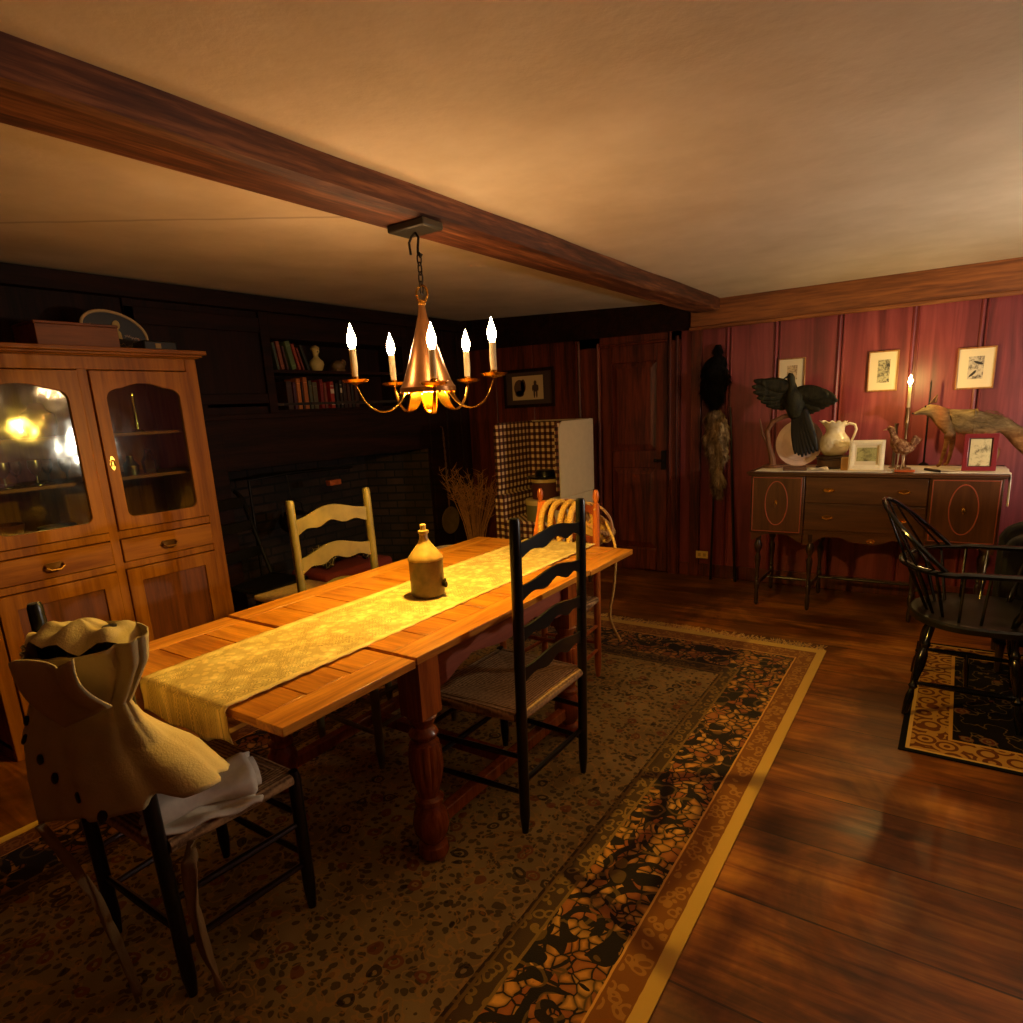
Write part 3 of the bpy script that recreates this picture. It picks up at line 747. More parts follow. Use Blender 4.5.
# ---------------------------------------------------------------- plate-with-hole helper
def holed(mb, outer, inner, a0, a1, axis='x'):
    f = {'x': lambda p, a: (a, p[0], p[1]), 'y': lambda p, a: (p[0], a, p[1])}[axis]
    bm = mb.bm
    for a in (a0, a1):
        L = []
        for loop in (outer, inner):
            vs = [bm.verts.new(f(p, a)) for p in loop]
            L += [bm.edges.new((vs[i], vs[(i+1) % len(vs)])) for i in range(len(vs))]
        bmesh.ops.triangle_fill(bm, use_beauty=True, use_dissolve=False, edges=L)
    for loop in (outer, inner):
        n = len(loop); v = [bm.verts.new(f(p, a0)) for p in loop]+[bm.verts.new(f(p, a1)) for p in loop]
        for i in range(n): bm.faces.new((v[i], v[(i+1) % n], v[n+(i+1) % n], v[n+i]))
    return mb
def rect(y0, y1, z0, z1): return [(y0, z0), (y1, z0), (y1, z1), (y0, z1)]
def ell(cx, cz, rx, rz, n=40): return [(cx+rx*math.cos(2*PI*i/n), cz+rz*math.sin(2*PI*i/n)) for i in range(n)]
def glass_mat(name='pane_glass', tint=(.8, .85, .75, 1), r=.03):
    m = bpy.data.materials.new(name); m.use_nodes = True; t = m.node_tree; t.nodes.clear()
    o = t.nodes.new('ShaderNodeOutputMaterial'); mx = t.nodes.new('ShaderNodeMixShader'); tr = t.nodes.new('ShaderNodeBsdfTransparent'); gl = t.nodes.new('ShaderNodeBsdfGlossy')
    fr_ = t.nodes.new('ShaderNodeFresnel'); fr_.inputs[0].default_value = 1.6
    nz = t.nodes.new('ShaderNodeTexNoise'); nz.inputs['Scale'].default_value = 5; bp = t.nodes.new('ShaderNodeBump'); bp.inputs['Strength'].default_value = .15; bp.inputs['Distance'].default_value = .02
    tc = t.nodes.new('ShaderNodeTexCoord'); t.links.new(tc.outputs['Object'], nz.inputs['Vector']); t.links.new(nz.outputs[0], bp.inputs['Height']); t.links.new(bp.outputs[0], gl.inputs['Normal'])
    tr.inputs[0].default_value = tint; gl.inputs['Roughness'].default_value = r
    t.links.new(fr_.outputs[0], mx.inputs[0]); t.links.new(tr.outputs[0], mx.inputs[1]); t.links.new(gl.outputs[0], mx.inputs[2]); t.links.new(mx.outputs[0], o.inputs[0])
    return m
M['glass'] = glass_mat(r=.08)

# ---------------------------------------------------------------- china cabinet
M['cab'] = wood('golden_oak_cabinet', srgb(118, 64, 12), srgb(164, 102, 26), 2, 8, .42, .12, spec=.2)
M['cab_h'] = wood('golden_oak_cabinet_rail', srgb(118, 64, 12), srgb(164, 102, 26), 1, 8, .42, .12, spec=.2)
M['cab_p'] = wood('golden_oak_panel', srgb(84, 40, 12), srgb(126, 68, 22), 2, 10, .42, .12)
cb = thing('china_cabinet', 'tall golden oak china cabinet with arched glass doors on the left wall', 'cabinet', (-3.75, 1.53, 0))
CX0, CX1, Y0, Y1, ZT = -4.02, -3.5, .93, 2.125, 1.85
mb = MB()
mb.box(CX0, CX1-.022, Y0, Y0+.025, 0, ZT); mb.box(CX0, CX1-.022, Y1-.025, Y1, 0, ZT); mb.box(CX0, CX0+.015, Y0, Y1, 0, ZT)
mb.box(CX0, CX1-.025, Y0, Y1, .05, .075); mb.box(CX0, CX1-.025, Y0, Y1, .955, .985); mb.box(CX0, CX1-.025, Y0, Y1, .79, .81)
mb.box(CX0, CX1-.01, Y0, Y1, ZT-.03, ZT)
wpart(mb, 'carcass', M['cab'], cb)
mb = MB()
mb.box(CX1-.022, CX1, Y0, Y0+.06, 0, ZT-.002); mb.box(CX1-.022, CX1, Y1-.065, Y1, 0, ZT-.002); mb.box(CX1-.022, CX1, 1.515, 1.56, .07, ZT-.06)
mb.box(CX1-.022, CX1-.001, Y0+.06, Y1-.065, ZT-.065, ZT-.002); mb.box(CX1-.022, CX1-.001, Y0+.06, Y1-.065, .945, .985); mb.box(CX1-.022, CX1-.001, Y0+.06, Y1-.065, .785, .82); mb.box(CX1-.022, CX1-.001, Y0+.06, Y1-.065, .0, .08)
wpart(mb, 'face_frame', M['cab'], cb, bevel=.003)
wpart(MB().box(CX0-.0, CX1+.045, Y0-.04, Y1+.045, ZT+.018, ZT+.04).box(CX0, CX1+.028, Y0-.025, Y1+.028, ZT+.006, ZT+.018).box(CX0, CX1+.014, Y0-.012, Y1+.014, ZT, ZT+.006), 'cornice', M['cab_h'], cb, bevel=.004)
for z in (1.245, 1.47): wpart(MB().box(CX0+.015, CX1-.06, Y0+.025, Y1-.025, z-.01, z+.006), 'shelf', M['cab_h'], cb)
def arch_hole(y0, y1, z0, z1):
    r = .035; P = []
    P += [(y0+r*(1-math.cos(a)), z0+r*(1-math.sin(a))) for a in [PI/2-PI/2*i/5 for i in range(6)]][::-1]
    P += [(y1-r*(1-math.sin(a)), z0+r*(1-math.cos(a))) for a in [PI/2*i/5 for i in range(6)]]
    P += [(y1, z1-.075)]+[(y1-.075*(1-math.cos(PI/2*i/8)), z1-.075+.05*math.sin(PI/2*i/8)) for i in range(1, 9)]
    w_ = y1-y0-.15; P += [(y1-.075-w_*i/10, z1-.025+.025*math.sin(PI*i/10)) for i in range(1, 10)]
    P += [(y0+.075*(1-math.sin(PI/2*i/8)), z1-.075+.05*math.cos(PI/2*i/8)) for i in range(0, 9)]
    return P
for y0, y1 in ((Y0+.065, 1.512), (1.563, Y1-.068)):
    d = wpart(holed(MB(), rect(y0, y1, .99, ZT-.07), arch_hole(y0+.06, y1-.06, 1.05, ZT-.13), CX1-.012, CX1+.012), 'glass_door', M['cab'], cb, bevel=.003)
    def dsub(mb, name, mat, **kw): return mb.build(name, mat, d, **kw)      # the door already carries the offset
    dsub(MB().box(CX1-.004, CX1-.001, y0+.055, y1-.055, 1.045, ZT-.125), 'glass_pane', M['glass'])
    yh = y0+.028 if y0 > 1.5 else y1-.028
    if y0 > 1.5:
        dsub(MB().prism(ell(yh, 1.33, .013, .035, 20), CX1+.012, CX1+.016, 'x').tube([(CX1+.016, yh, 1.345), (CX1+.034, yh, 1.34), (CX1+.036, yh, 1.315)], .004, 8), 'escutcheon', M['brass'])
for y0, y1 in ((Y0+.065, 1.512), (1.563, Y1-.068)):
    d = wpart(MB().box(CX1-.012, CX1+.010, y0, y1, .824, .941), 'drawer', M['cab_h'], cb, bevel=.004)
    yc = (y0+y1)/2-.01; mb = MB().prism([(yc-.05, .875), (yc-.035, .895), (yc+.035, .895), (yc+.05, .875), (yc+.03, .868), (yc-.03, .868)], CX1+.010, CX1+.014, 'x')
    mb.tube([(CX1+.014, yc-.037, .885), (CX1+.032, yc-.037, .875), (CX1+.034, yc-.02, .862), (CX1+.034, yc+.02, .862), (CX1+.032, yc+.037, .875), (CX1+.014, yc+.037, .885)], .005, 8)
    mb.build('drawer_pull', plain('dull_bronze', srgb(120, 84, 40), .35, .9, var=.2), d)
    d = wpart(holed(MB(), rect(y0, y1, .085, .781), rect(y0+.07, y1-.07, .16, .71), CX1-.012, CX1+.010), 'door', M['cab'], cb, bevel=.003)
    MB().box(CX1-.008, CX1-.002, y0+.065, y1-.065, .155, .715).build('door_panel', M['cab_p'], d)
    yk = y0+.03 if y0 > 1.5 else y1-.03
    MB().turned((CX1+.01, yk, .46), (CX1+.035, yk, .46), [(.006, 0), (.006, .3), (.012, .6), (.010, .9), (.0, 1)], 12).build('knob', M['brass'], d)
# what stands inside
M['clear'] = glass_mat('drinking_glass', (.9, .93, .85, 1), .05)
M['pewter'] = plain('pewter', srgb(150, 146, 130), .28, 1, var=.1)
def glassware(y, x, z, h, r, label, grp=None, m='clear'):
    pr = [(0, .002), (r, .002), (r*.98, .006), (r*.16, .014), (r*.14, h*.4), (r*.6, h*.5), (r, h*.75), (r*.9, h), (r*.86, h), (r*.94, h*.75), (r*.5, h*.54), (0, h*.5)]
    return tag(MB().lathe(pr, (0, 0, 0), 20, cap=False).build('goblet', M[m], loc=(x, y, z)), label, 'goblet', grp)
zz = 1.2515
for i, (y, x) in enumerate(((1.17, -3.62), (1.235, -3.66), (1.30, -3.62), (1.365, -3.66), (1.43, -3.62))):
    glassware(y, x, zz, .12, .028, 'stemmed glass standing on the lower shelf behind the left cabinet door', 'stemmed glasses in the china cabinet', 'clear' if i % 2 else 'pewter')
for i, (y, x, h) in enumerate(((1.66, -3.68, .15), (1.76, -3.66, .10), (1.87, -3.68, .13))):
    tag(MB().lathe([(0, 0), (.035, 0), (.04, h*.5), (.02, h*.75), (.016, h), (.013, h), (.0, h*.8)], seg=20).build('bottle', M['clear' if i != 1 else 'pewter'], loc=(x, y, zz)),
        ('squat green glass bottle', 'small pewter-grey flask', 'rounded glass bottle')[i]+(' on the lower shelf behind the right cabinet door, ', ' on the lower shelf behind the right cabinet door, ', ' on the lower shelf behind the right cabinet door, ')[i]+('left', 'middle', 'right')[i], 'bottle')
tag(MB().lathe([(0, 0), (.035, 0), (.03, .008), (.01, .016), (.009, .17), (.014, .18), (.012, .20), (0, .20)], seg=20).build('candlestick', plain('bright_brass_stick', srgb(240, 220, 130), .18, 1), loc=(-3.60, 1.80, 1.477)), 'tall bright brass candlestick on the top shelf behind the right cabinet door', 'candlestick')
tag(MB().lathe([(0, 0), (.05, 0), (.075, .05), (.07, .11), (.04, .13), (.03, .16), (0, .155)], seg=28).build('teapot', plain('rose_lustre', srgb(150, 70, 60), .15, .3), loc=(-3.68, 1.38, 1.477)), 'rose red round pot on the top shelf behind the left cabinet door', 'pot')
for i, (r, z) in enumerate(((.085, .0), (.08, .018), (.082, .036))):
    tag(MB().lathe([(0, 0), (r*.5, 0), (r, .016), (r, .02), (r*.55, .005), (0, .005)], seg=36).build('pewter_plate', M['pewter'], loc=(-3.67, 1.36, .9875+z)), 'pewter plate in the small stack at the bottom of the left glass door', 'plate', 'stacked pewter plates')
tag(MB().lathe([(0, 0), (.06, 0), (.09, .05), (.1, .09), (.095, .09), (.085, .05), (0, .01)], seg=32).build('wooden_bowl', M['cab_p'], loc=(-3.72, 1.14, .9875)), 'brown wooden bowl at the bottom of the left glass door', 'bowl')
# on top of the cabinet
ct = ZT+.04
bx = thing('wooden_box', 'plain brown wooden box on top of the china cabinet', 'box', (-3.68, 1.585, ct))
M['boxw'] = wood('brown_box_board', srgb(96, 48, 20), srgb(136, 76, 34), 1, 10, .6, .1)
MB().box(-.12, .12, -.185, .185, 0, .105).build('body', M['boxw'], bx, bevel=.003)
MB().box(-.123, .123, -.188, .188, .105, .118).build('lid', M['boxw'], bx, bevel=.003)
sg = thing('oval_sign', 'dark oval sign with a pale rim and tan bust leaning behind the wooden box', 'sign', (-3.86, 1.90, ct+.125))
sg.rotation_euler = (math.radians(-14), 0, 0)
MB().prism(ell(0, 0, .175, .105), -.008, .008, 'x').build('board', plain('black_sign_paint', srgb(22, 18, 16), .5), sg)
pts = [(.01, .17*math.cos(a), .10*math.sin(a)) for a in [2*PI*i/48 for i in range(48)]]
MB().tube(pts, .008, 8, closed=True).build('rim', plain('cream_rim', srgb(190, 160, 110), .6), sg)
mb = MB(); mb.prism(ell(0, .035, .020, .026, 20), .008, .013, 'x'); mb.prism([(-.04, -.03), (.04, -.03), (.028, .005), (.01, .015), (-.01, .015), (-.028, .005)], .008, .012, 'x')
mb.build('painted_bust', plain('tan_paint', srgb(170, 140, 70), .6), sg)
mb = MB()
for k, (y0, y1, z) in enumerate(((-.13, -.05, .0), (.05, .13, -.005), (-.12, .12, -.058))):
    n = 26; mb.tube([(.0095, lerp(y0, y1, i/n), z+.010*math.sin(i*1.7+k)*abs(math.sin(i*.6))) for i in range(n+1)], .0022, 5)
mb.build('scrollwork', plain('pale_scroll_paint', srgb(170, 150, 130), .6), sg)
tn = thing('dark_tin', 'small dark tin with a buff patch on the right end of the cabinet top', 'tin', (-3.62, 1.98, ct))
MB().box(-.06, .06, -.09, .09, 0, .055).build('body', M['black'], tn, bevel=.008); MB().box(.06, .062, -.03, .0, .015, .04).build('patch', plain('buff', srgb(150, 120, 70), .7), tn)

# ---------------------------------------------------------------- sideboard
M['sb'] = wood('brown_mahogany', srgb(66, 38, 18), srgb(94, 56, 28), 0, 10, .32, .06)
M['sb_v'] = wood('brown_mahogany_upright', srgb(68, 38, 19), srgb(96, 56, 28), 2, 9, .32, .06)
M['inlay'] = plain('red_inlay', srgb(160, 76, 50), .4)
M['sbleg'] = plain('dark_turned_leg', srgb(52, 34, 24), .35, var=.2)
sb = thing('sideboard', 'brown sideboard with oval inlaid doors and turned legs against the rose board wall', 'sideboard', (-.42, 4.98, 0))
SX0, SX1, SY0, SY1, SZ = -1.135, .292, 4.70, 5.25, .965
wpart(MB().box(SX0-.028, SX1+.022, SY0-.025, SY1+.01, SZ, SZ+.012).box(SX0-.018, SX1+.014, SY0-.014, SY1, SZ-.014, SZ), 'top', M['sb'], sb, bevel=.004)
mb = MB(); mb.box(SX0, -.785, SY0, SY1, .545, SZ-.014); mb.box(-.073, SX1, SY0, SY1, .545, SZ-.014); mb.box(-.785, -.073, SY0+.02, SY1, .565, SZ-.014)
wpart(mb, 'carcass', M['sb'], sb, bevel=.003)
def apr(x0, x1, zt, zb, n=24):
    return [(x0, zt)]+[(lerp(x0, x1, i/n), lerp(zb-.05, zb, .5-.5*math.cos(PI*min(1, 3*min(i/n, 1-i/n))))) for i in range(n+1)]+[(x1, zt)]
mb = MB(); mb.prism(apr(SX0+.01, -.79, .55, .54), SY0+.01, SY0+.028, 'y'); mb.prism(apr(-.068, SX1-.01, .55, .54), SY0+.01, SY0+.028, 'y')
mb.prism([(-.785, .57), (-.785, .47), (-.72, .49), (-.66, .535), (-.55, .54), (-.50, .515), (-.36, .50), (-.30, .515), (-.25, .54), (-.17, .535), (-.12, .49), (-.073, .47), (-.073, .57)], SY0+.024, SY0+.04, 'y')
wpart(mb, 'apron', M['sb'], sb)
for x0, x1, lb in ((SX0+.012, -.797, 0), (-.062, SX1-.012, 1)):
    d = wpart(MB().box(x0, x1, SY0-.012, SY0, .558, SZ-.02), 'door', M['sb_v'], sb, bevel=.003)
    xc = (x0+x1)/2; zc = .762; mb = MB()
    mb.tube([(xc+.073*math.cos(a), SY0-.012, zc+.152*math.sin(a)) for a in [2*PI*i/48 for i in range(48)]], .0035, 6, closed=True)
    for a_, b_ in (((x0+.006, .563), (x1-.006, .563)), ((x1-.006, .563), (x1-.006, SZ-.026)), ((x1-.006, SZ-.026), (x0+.006, SZ-.026)), ((x0+.006, SZ-.026), (x0+.006, .563))):
        mb.tube([(a_[0], SY0-.012, a_[1]), (b_[0], SY0-.012, b_[1])], .0028, 6)
    mb.build('inlay', M['inlay'], d)
    mb = MB().prism(ell(xc, zc+.01, .010, .014, 16), SY0-.016, SY0-.012, 'y'); mb.tube([(xc, SY0-.016, zc+.01), (xc-.008, SY0-.024, zc-.005), (xc, SY0-.024, zc-.022), (xc+.008, SY0-.024, zc-.005), (xc, SY0-.016, zc+.01)], .003, 6)
    mb.build('drop_pull', M['brass'], d)
for z0, z1, hx in ((.772, SZ-.02, (-.635, -.205)), (.585, .764, (-.635, -.205))):
    d = wpart(MB().box(-.779, -.079, SY0+.008, SY0+.021, z0, z1), 'drawer', M['sb'], sb, bevel=.003)
    for x in hx:
        zc = (z0+z1)/2; mb = MB().prism(ell(x, zc, .036, .015, 24), SY0+.004, SY0+.008, 'y')
        mb.tube([(x-.026, SY0+.004, zc+.002), (x-.026, SY0-.012, zc-.002), (x, SY0-.016, zc-.010), (x+.026, SY0-.012, zc-.002), (x+.026, SY0+.004, zc+.002)], .003, 6)
        mb.build('drawer_pull', M['brass'], d)
mb = MB().prism(ell(-.37, .525, .026, .016, 20), SY0+.02, SY0+.024, 'y'); mb.ball((-.37, SY0+.012, .522), (.012, .009, .007), 10, 6)
wpart(mb, 'apron_knob', M['brass'], sb)
lp = [(.008, 0), (.014, .01), (.016, .06), (.012, .11), (.018, .13), (.018, .17), (.011, .185), (.018, .20), (.012, .22), (.013, .26), (.02, .33), (.022, .36), (.012, .385), (.014, .40), (.026, .43), (.028, .455), (.016, .485), (.02, .50), (.022, .55)]
for x in (-1.08, -.735, -.12, .245):
    for y in (SY0+.04, SY1-.045): wpart(MB().lathe(lp, (x, y, 0), 20), 'leg', M['sbleg'], sb)
mb = MB()
for x in (-1.08, -.735, -.12, .245): mb.turned((x, SY0+.04, .15), (x, SY1-.045, .15), [(.008, 0), (.013, .5), (.008, 1)], 10)
mb.turned((-1.08, SY0+.3, .15), (-.735, SY0+.3, .15), [(.008, 0), (.013, .5), (.008, 1)], 10); mb.turned((-.735, SY1-.12, .15), (-.12, SY1-.12, .15), [(.008, 0), (.013, .5), (.008, 1)], 10); mb.turned((-.12, SY0+.3, .15), (.245, SY0+.3, .15), [(.008, 0), (.013, .5), (.008, 1)], 10)
wpart(mb, 'stretcher', M['sbleg'], sb)
SZ = SZ+.012
def scloth(u, v):
    t = u*1.63; x0 = -1.12
    x = x0+t; y = lerp(4.715+.02*math.sin(u*3), 5.16, v)+.004*math.sin(u*60)
    if x > .318:
        e = x-.318; return (.319+.004*math.sin(v*12), lerp(y, 4.712+.05*v, min(1, e/.06)), SZ+.0015-e)
    return (x, y, SZ+.0022+.0008*math.sin(u*50+v*11))
tag(MB().grid(scloth, 120, 14).build('dresser_scarf', M['white'], smooth=60, solid=.0015), 'white cloth runner lying on the sideboard and hanging over its right end', 'cloth')
SZ += .0042
# ---------------------------------------------------------------- things on the sideboard
def fur(mb, pts, L, w, dirn, rnd=.5):
    """short tapering locks rooted at (point, normal) pairs"""
    for p, n in pts:
        d = (Vector(dirn)+n*.55+Vector((random.uniform(-rnd, rnd), random.uniform(-rnd, rnd), random.uniform(-rnd, rnd)))).normalized()
        l = L*random.uniform(.6, 1.2); s_ = d.cross(n); s_ = s_.normalized()*w if s_.length > 1e-4 else Vector((w, 0, 0))
        a = p+s_; b = p-s_; c = p+d*l
        mb._add([tuple(a), tuple(b), tuple(c)], [(0, 1, 2)])
def furmat(name, stops, scale=20, stretch=(1, 1, 1), rough=.8):
    s = NT(name); n = s.noise(s.mapping(stretch), scale, 5, .7, .5)
    s.bump(n, .8, .01); return s.fin(s.ramp(n, stops), rough, Specular_IOR_Level=.2)
pl = thing('ironstone_plate', 'pinkish white plate leaning on edge beside the black bird', 'plate', (-.885, 5.03, SZ))
pm = Matrix.Translation((0, 0, .168)) @ Euler((math.radians(80), 0, math.radians(-8))).to_matrix().to_4x4()
pc = plain('pinkish_ironstone', srgb(222, 190, 172), .35, var=.06)
MB().lathe([(0, 0), (.085, 0), (.10, .006), (.16, .018), (.163, .022), (.155, .022), (.10, .012), (.085, .006), (0, .006)], seg=56, M=pm).build('dish', pc, pl)
MB().tube([tuple(pm @ Vector((.125*math.cos(a), .125*math.sin(a), .0165))) for a in [2*PI*i/56 for i in range(56)]], .003, 6, closed=True).build('raised_ring', pc, pl)

M['feather'] = furmat('black_green_feathers', [(.3, srgb(16, 15, 12)), (.6, srgb(52, 50, 32)), (.8, srgb(82, 78, 48))], 26, (1, 1, .4), .6)
bd = thing('mounted_black_bird', 'mounted black bird with spread drooping wings on a driftwood stand at the sideboard left end', 'bird', (-.93, 4.95, SZ))
def bpart(mb, name, mat, **kw): return mb.build(name, mat, bd, loc=tuple(-x for x in bd.location), **kw)
mb = MB(); prof = [((-.90, 4.98, 1.30), .02), ((-.905, 4.97, 1.35), .056), ((-.915, 4.955, 1.42), .072), ((-.925, 4.945, 1.48), .066), ((-.935, 4.935, 1.53), .034), ((-.94, 4.93, 1.57), .022), ((-.945, 4.92, 1.60), .026), ((-.95, 4.91, 1.622), .020), ((-.955, 4.90, 1.634), .006)]
mb.tube([p for p, r in prof], [r for p, r in prof], 16)
mb.tube([(-.955, 4.905, 1.612), (-.975, 4.89, 1.606), (-.992, 4.875, 1.594)], [.009, .006, .001], 8)
body = bpart(mb, 'body', M['feather'], smooth=80)
def blade(mb, a, b, w, sag=.02, side=(0, -1, 0)):
    a = Vector(a); b = Vector(b); d = (b-a); L = d.length; d.normalize(); s_ = d.cross(Vector(side)).normalized()
    def f(u, v):
        wd = w*(math.sin(PI*min(1, .12+v*.86))**.6); p = a+d*L*v; p.z -= sag*v*v
        q = p+s_*(u-.5)*2*wd; q += Vector(side)*(.006*(1-(2*u-1)**2)); return tuple(q)
    mb.grid(f, 4, 10)
mb = MB()
tipsL = [(-1.19, 4.90, 1.60), (-1.20, 4.90, 1.56), (-1.19, 4.90, 1.52), (-1.165, 4.91, 1.48), (-1.14, 4.92, 1.45), (-1.105, 4.93, 1.42), (-1.07, 4.94, 1.405), (-1.03, 4.95, 1.395)]
for k, t in enumerate(tipsL): blade(mb, (-.945-.01*k*.5, 4.93+.002*k, 1.535-.014*k), (t[0], t[1], t[2]+.0), .036, .0)
blade(mb, (-.94, 4.925, 1.54), (-1.15, 4.903, 1.585), .05, 0)
bpart(mb, 'wing', M['feather'], smooth=80, solid=.002)
mb = MB()
tipsR = [(-.655, 4.90, 1.455), (-.64, 4.90, 1.435), (-.655, 4.90, 1.42), (-.69, 4.91, 1.405), (-.72, 4.92, 1.39), (-.75, 4.92, 1.375), (-.785, 4.93, 1.36), (-.82, 4.94, 1.345), (-.85, 4.95, 1.33)]
for k, t in enumerate(tipsR): blade(mb, (-.895+.006*k*.5, 4.93+.002*k, 1.515-.012*k), t, .038, -.0)
blade(mb, (-.91, 4.925, 1.51), (-.70, 4.90, 1.47), .055, -.005); blade(mb, (-.80, 4.92, 1.52), (-.655, 4.90, 1.455), .028, 0)
bpart(mb, 'wing', M['feather'], smooth=80, solid=.002)
mb = MB()
for k in range(7): blade(mb, (-.915+.010*k, 4.945-.003*k, 1.40), (-.895+.024*k, 4.93-.004*k, 1.06+.010*abs(k-2)), .028, 0)
bpart(mb, 'tail', plain('black_tail_feathers', srgb(14, 12, 11), .6), smooth=80, solid=.002)
mb = MB(); mb.tube([(-1.05, 4.97, SZ+.008), (-1.06, 4.97, 1.06), (-1.085, 4.97, 1.14), (-1.10, 4.97, 1.24), (-1.06, 4.965, 1.31), (-.98, 4.965, 1.345), (-.89, 4.97, 1.34)], [.026, .022, .018, .016, .017, .016, .01], 10)
mb.tube([(-1.085, 4.97, 1.14), (-1.13, 4.97, 1.22), (-1.155, 4.97, 1.33)], [.014, .011, .005], 8); mb.prism(ell(-1.05, 4.97, .07, .055, 20), SZ, SZ+.018, 'z')
bpart(mb, 'driftwood_stand', wood('driftwood', srgb(92, 56, 32), srgb(140, 92, 56), 2, 18, .7, .3))

def ironstone():
    s = NT('ironstone_pitcher_glaze'); x = s.xyz(); n = s.noise(s.obj(), 14, 3); v = s.vor(s.obj(), 45)
    band_ = s.math('LESS_THAN', s.math('ABSOLUTE', s.math('SUBTRACT', x[2], .085)), .03)
    s.bump(s.math('MULTIPLY', s.math('MULTIPLY', v, band_), 1), .8, .006)
    return s.fin(s.ramp(n, [(.3, srgb(204, 184, 138)), (.7, srgb(238, 226, 196))]), .25)
M['iron_st'] = ironstone()
bk = thing('coiled_basket', 'round brown coiled basket under the white pitcher', 'basket', (-.655, 4.98, SZ))
mb = MB().lathe([(0, 0), (.095, 0), (.10, .01), (.104, .03), (.104, .06), (.098, .08), (.0, .083)], seg=64, mod=lambda a, z: 1+.03*math.sin(a*32)*(z > .01)*(z < .078))
mb.build('coils', plain('brown_splint', srgb(84, 56, 30), .6, var=.25, scale=60), bk)
mb = MB()
for z in (.008, .062, .078): mb.tube([(.104*math.cos(a), .104*math.sin(a), z) for a in [2*PI*i/40 for i in range(40)]], .006, 8, closed=True)
mb.build('rim', plain('dark_rim', srgb(52, 32, 20), .5), bk)
pt = thing('water_pitcher', 'white ironstone pitcher with curved handle on the round basket', 'pitcher', (-.655, 4.98, SZ+.086))
mb = MB()
pr = [(0, .003), (.055, 0), (.068, .008), (.088, .035), (.098, .065), (.098, .09), (.088, .118), (.068, .142), (.058, .16), (.058, .185), (.064, .21), (.072, .226), (.068, .228), (.058, .208), (.052, .185), (.052, .16), (.08, .115), (.09, .08), (.06, .01), (0, .008)]
nseg = 56; v = []; F = []; n = len(pr)
for k in range(nseg):
    a = 2*PI*k/nseg
    for r, z in pr:
        ru = max(0, (z-.18)/.048); sp = max(0, math.cos(a-PI))**6
        rr = r*(1+.05*ru*math.sin(a*10))+.035*ru*sp; v.append((rr*math.cos(a), rr*math.sin(a), z+.006*ru*math.sin(a*10)+.01*ru*sp))
for k in range(nseg):
    k2 = (k+1) % nseg
    for i in range(n-1): F.append((k*n+i, k2*n+i, k2*n+i+1, k*n+i+1))
mb._add(v, F); mb.build('body', M['iron_st'], pt, smooth=60)
MB().tube([(.062, 0, .205), (.085, 0, .215), (.118, 0, .205), (.128, 0, .175), (.118, 0, .135), (.105, 0, .10), (.094, 0, .075)], [.008, .009, .009, .0085, .008, .008, .009], 12, flat=1.3).build('handle', M['iron_st'], pt)
tag(MB().lathe([(0, 0), (.020, 0), (.022, .01), (.022, .10), (.012, .125), (.011, .155), (.014, .157), (.014, .165), (0, .165)], seg=20).build('dark_bottle', plain('black_glass', srgb(14, 14, 14), .12), loc=(-.495, 5.06, SZ)), 'narrow black bottle beside the white pitcher handle', 'bottle')
tag(MB().box(-.075, .075, -.05, .05, 0, .022).build('brown_book', plain('brown_leather', srgb(88, 56, 34), .5, var=.2), loc=(-.87, 4.80, SZ), rot=(0, 0, .2), bevel=.004), 'brown book lying flat in front of the leaning plate', 'book')
tag(MB().grid(lambda u, v: (lerp(-.06, .06, u), lerp(-.045, .045, v), .006+.014*abs(math.sin(u*3+v*2))), 10, 8).build('folded_paper', plain('white_paper', srgb(230, 215, 190), .8), loc=(-.72, 4.79, SZ), rot=(0, 0, .3), solid=.001), 'crumpled white paper between the brown book and the white frame', 'paper')
tag(MB().box(-.022, .022, -.02, .02, 0, .085).build('wooden_block', plain('tan_block', srgb(176, 130, 66), .6, var=.1), loc=(-.565, 4.83, SZ), bevel=.003), 'small tan wooden block just left of the white picture frame', 'block')

def artmat(name, ground, ink, sc=30, th=.5):
    s = NT(name); n = s.noise(s.obj(), sc, 5, .75, .6); n2 = s.noise(s.obj(), sc*.35, 2)
    return s.fin(s.ramp(s.math('ADD', s.math('MULTIPLY', n, .6), s.math('MULTIPLY', n2, .4)), [(th-.07, ink), (th+.05, ground)]), .5)
def framed(label, x0, x1, z0, z1, y, fw_, fmat, mmat, art, artrect, tilt=0, th=.02, nm='framed_print', cat='picture', lace=False):
    """hung or standing frame; local origin bottom centre"""
    w_, h_ = x1-x0, z1-z0
    t = thing(nm, label, cat, ((x0+x1)/2, y, z0)); t.rotation_euler = (tilt, 0, 0)
    fm = MB(); hw = w_/2
    ins = [(-hw+fw_, fw_), (hw-fw_, fw_), (hw-fw_, h_-fw_), (-hw+fw_, h_-fw_)]
    holed(fm, [(-hw, 0), (hw, 0), (hw, h_), (-hw, h_)], ins, -th, 0, 'y')
    if lace:
        for i in range(44):
            t_ = i/44*2*(w_+h_-2*fw_)
            a, b = w_-fw_, h_-fw_
            if t_ < a: p = (-a/2+t_, fw_/2)
            elif t_ < a+b: p = (a/2, fw_/2+t_-a)
            elif t_ < 2*a+b: p = (a/2-(t_-a-b), h_-fw_/2)
            else: p = (-a/2, h_-fw_/2-(t_-2*a-b))
            fm.ball((p[0], -th, p[1]), (fw_*.42, .006, fw_*.42), 8, 5)
    fm.build('frame', fmat, t, bevel=.003)
    MB().box(-hw+fw_*.7, hw-fw_*.7, -th*.45, -th*.3, fw_*.7, h_-fw_*.7).build('mount', mmat, t)
    a0, a1, b0, b1 = artrect
    MB().box(-hw+w_*a0, -hw+w_*a1, -th*.45-.001, -th*.45, h_*b0, h_*b1).build('print', art, t)
    return t
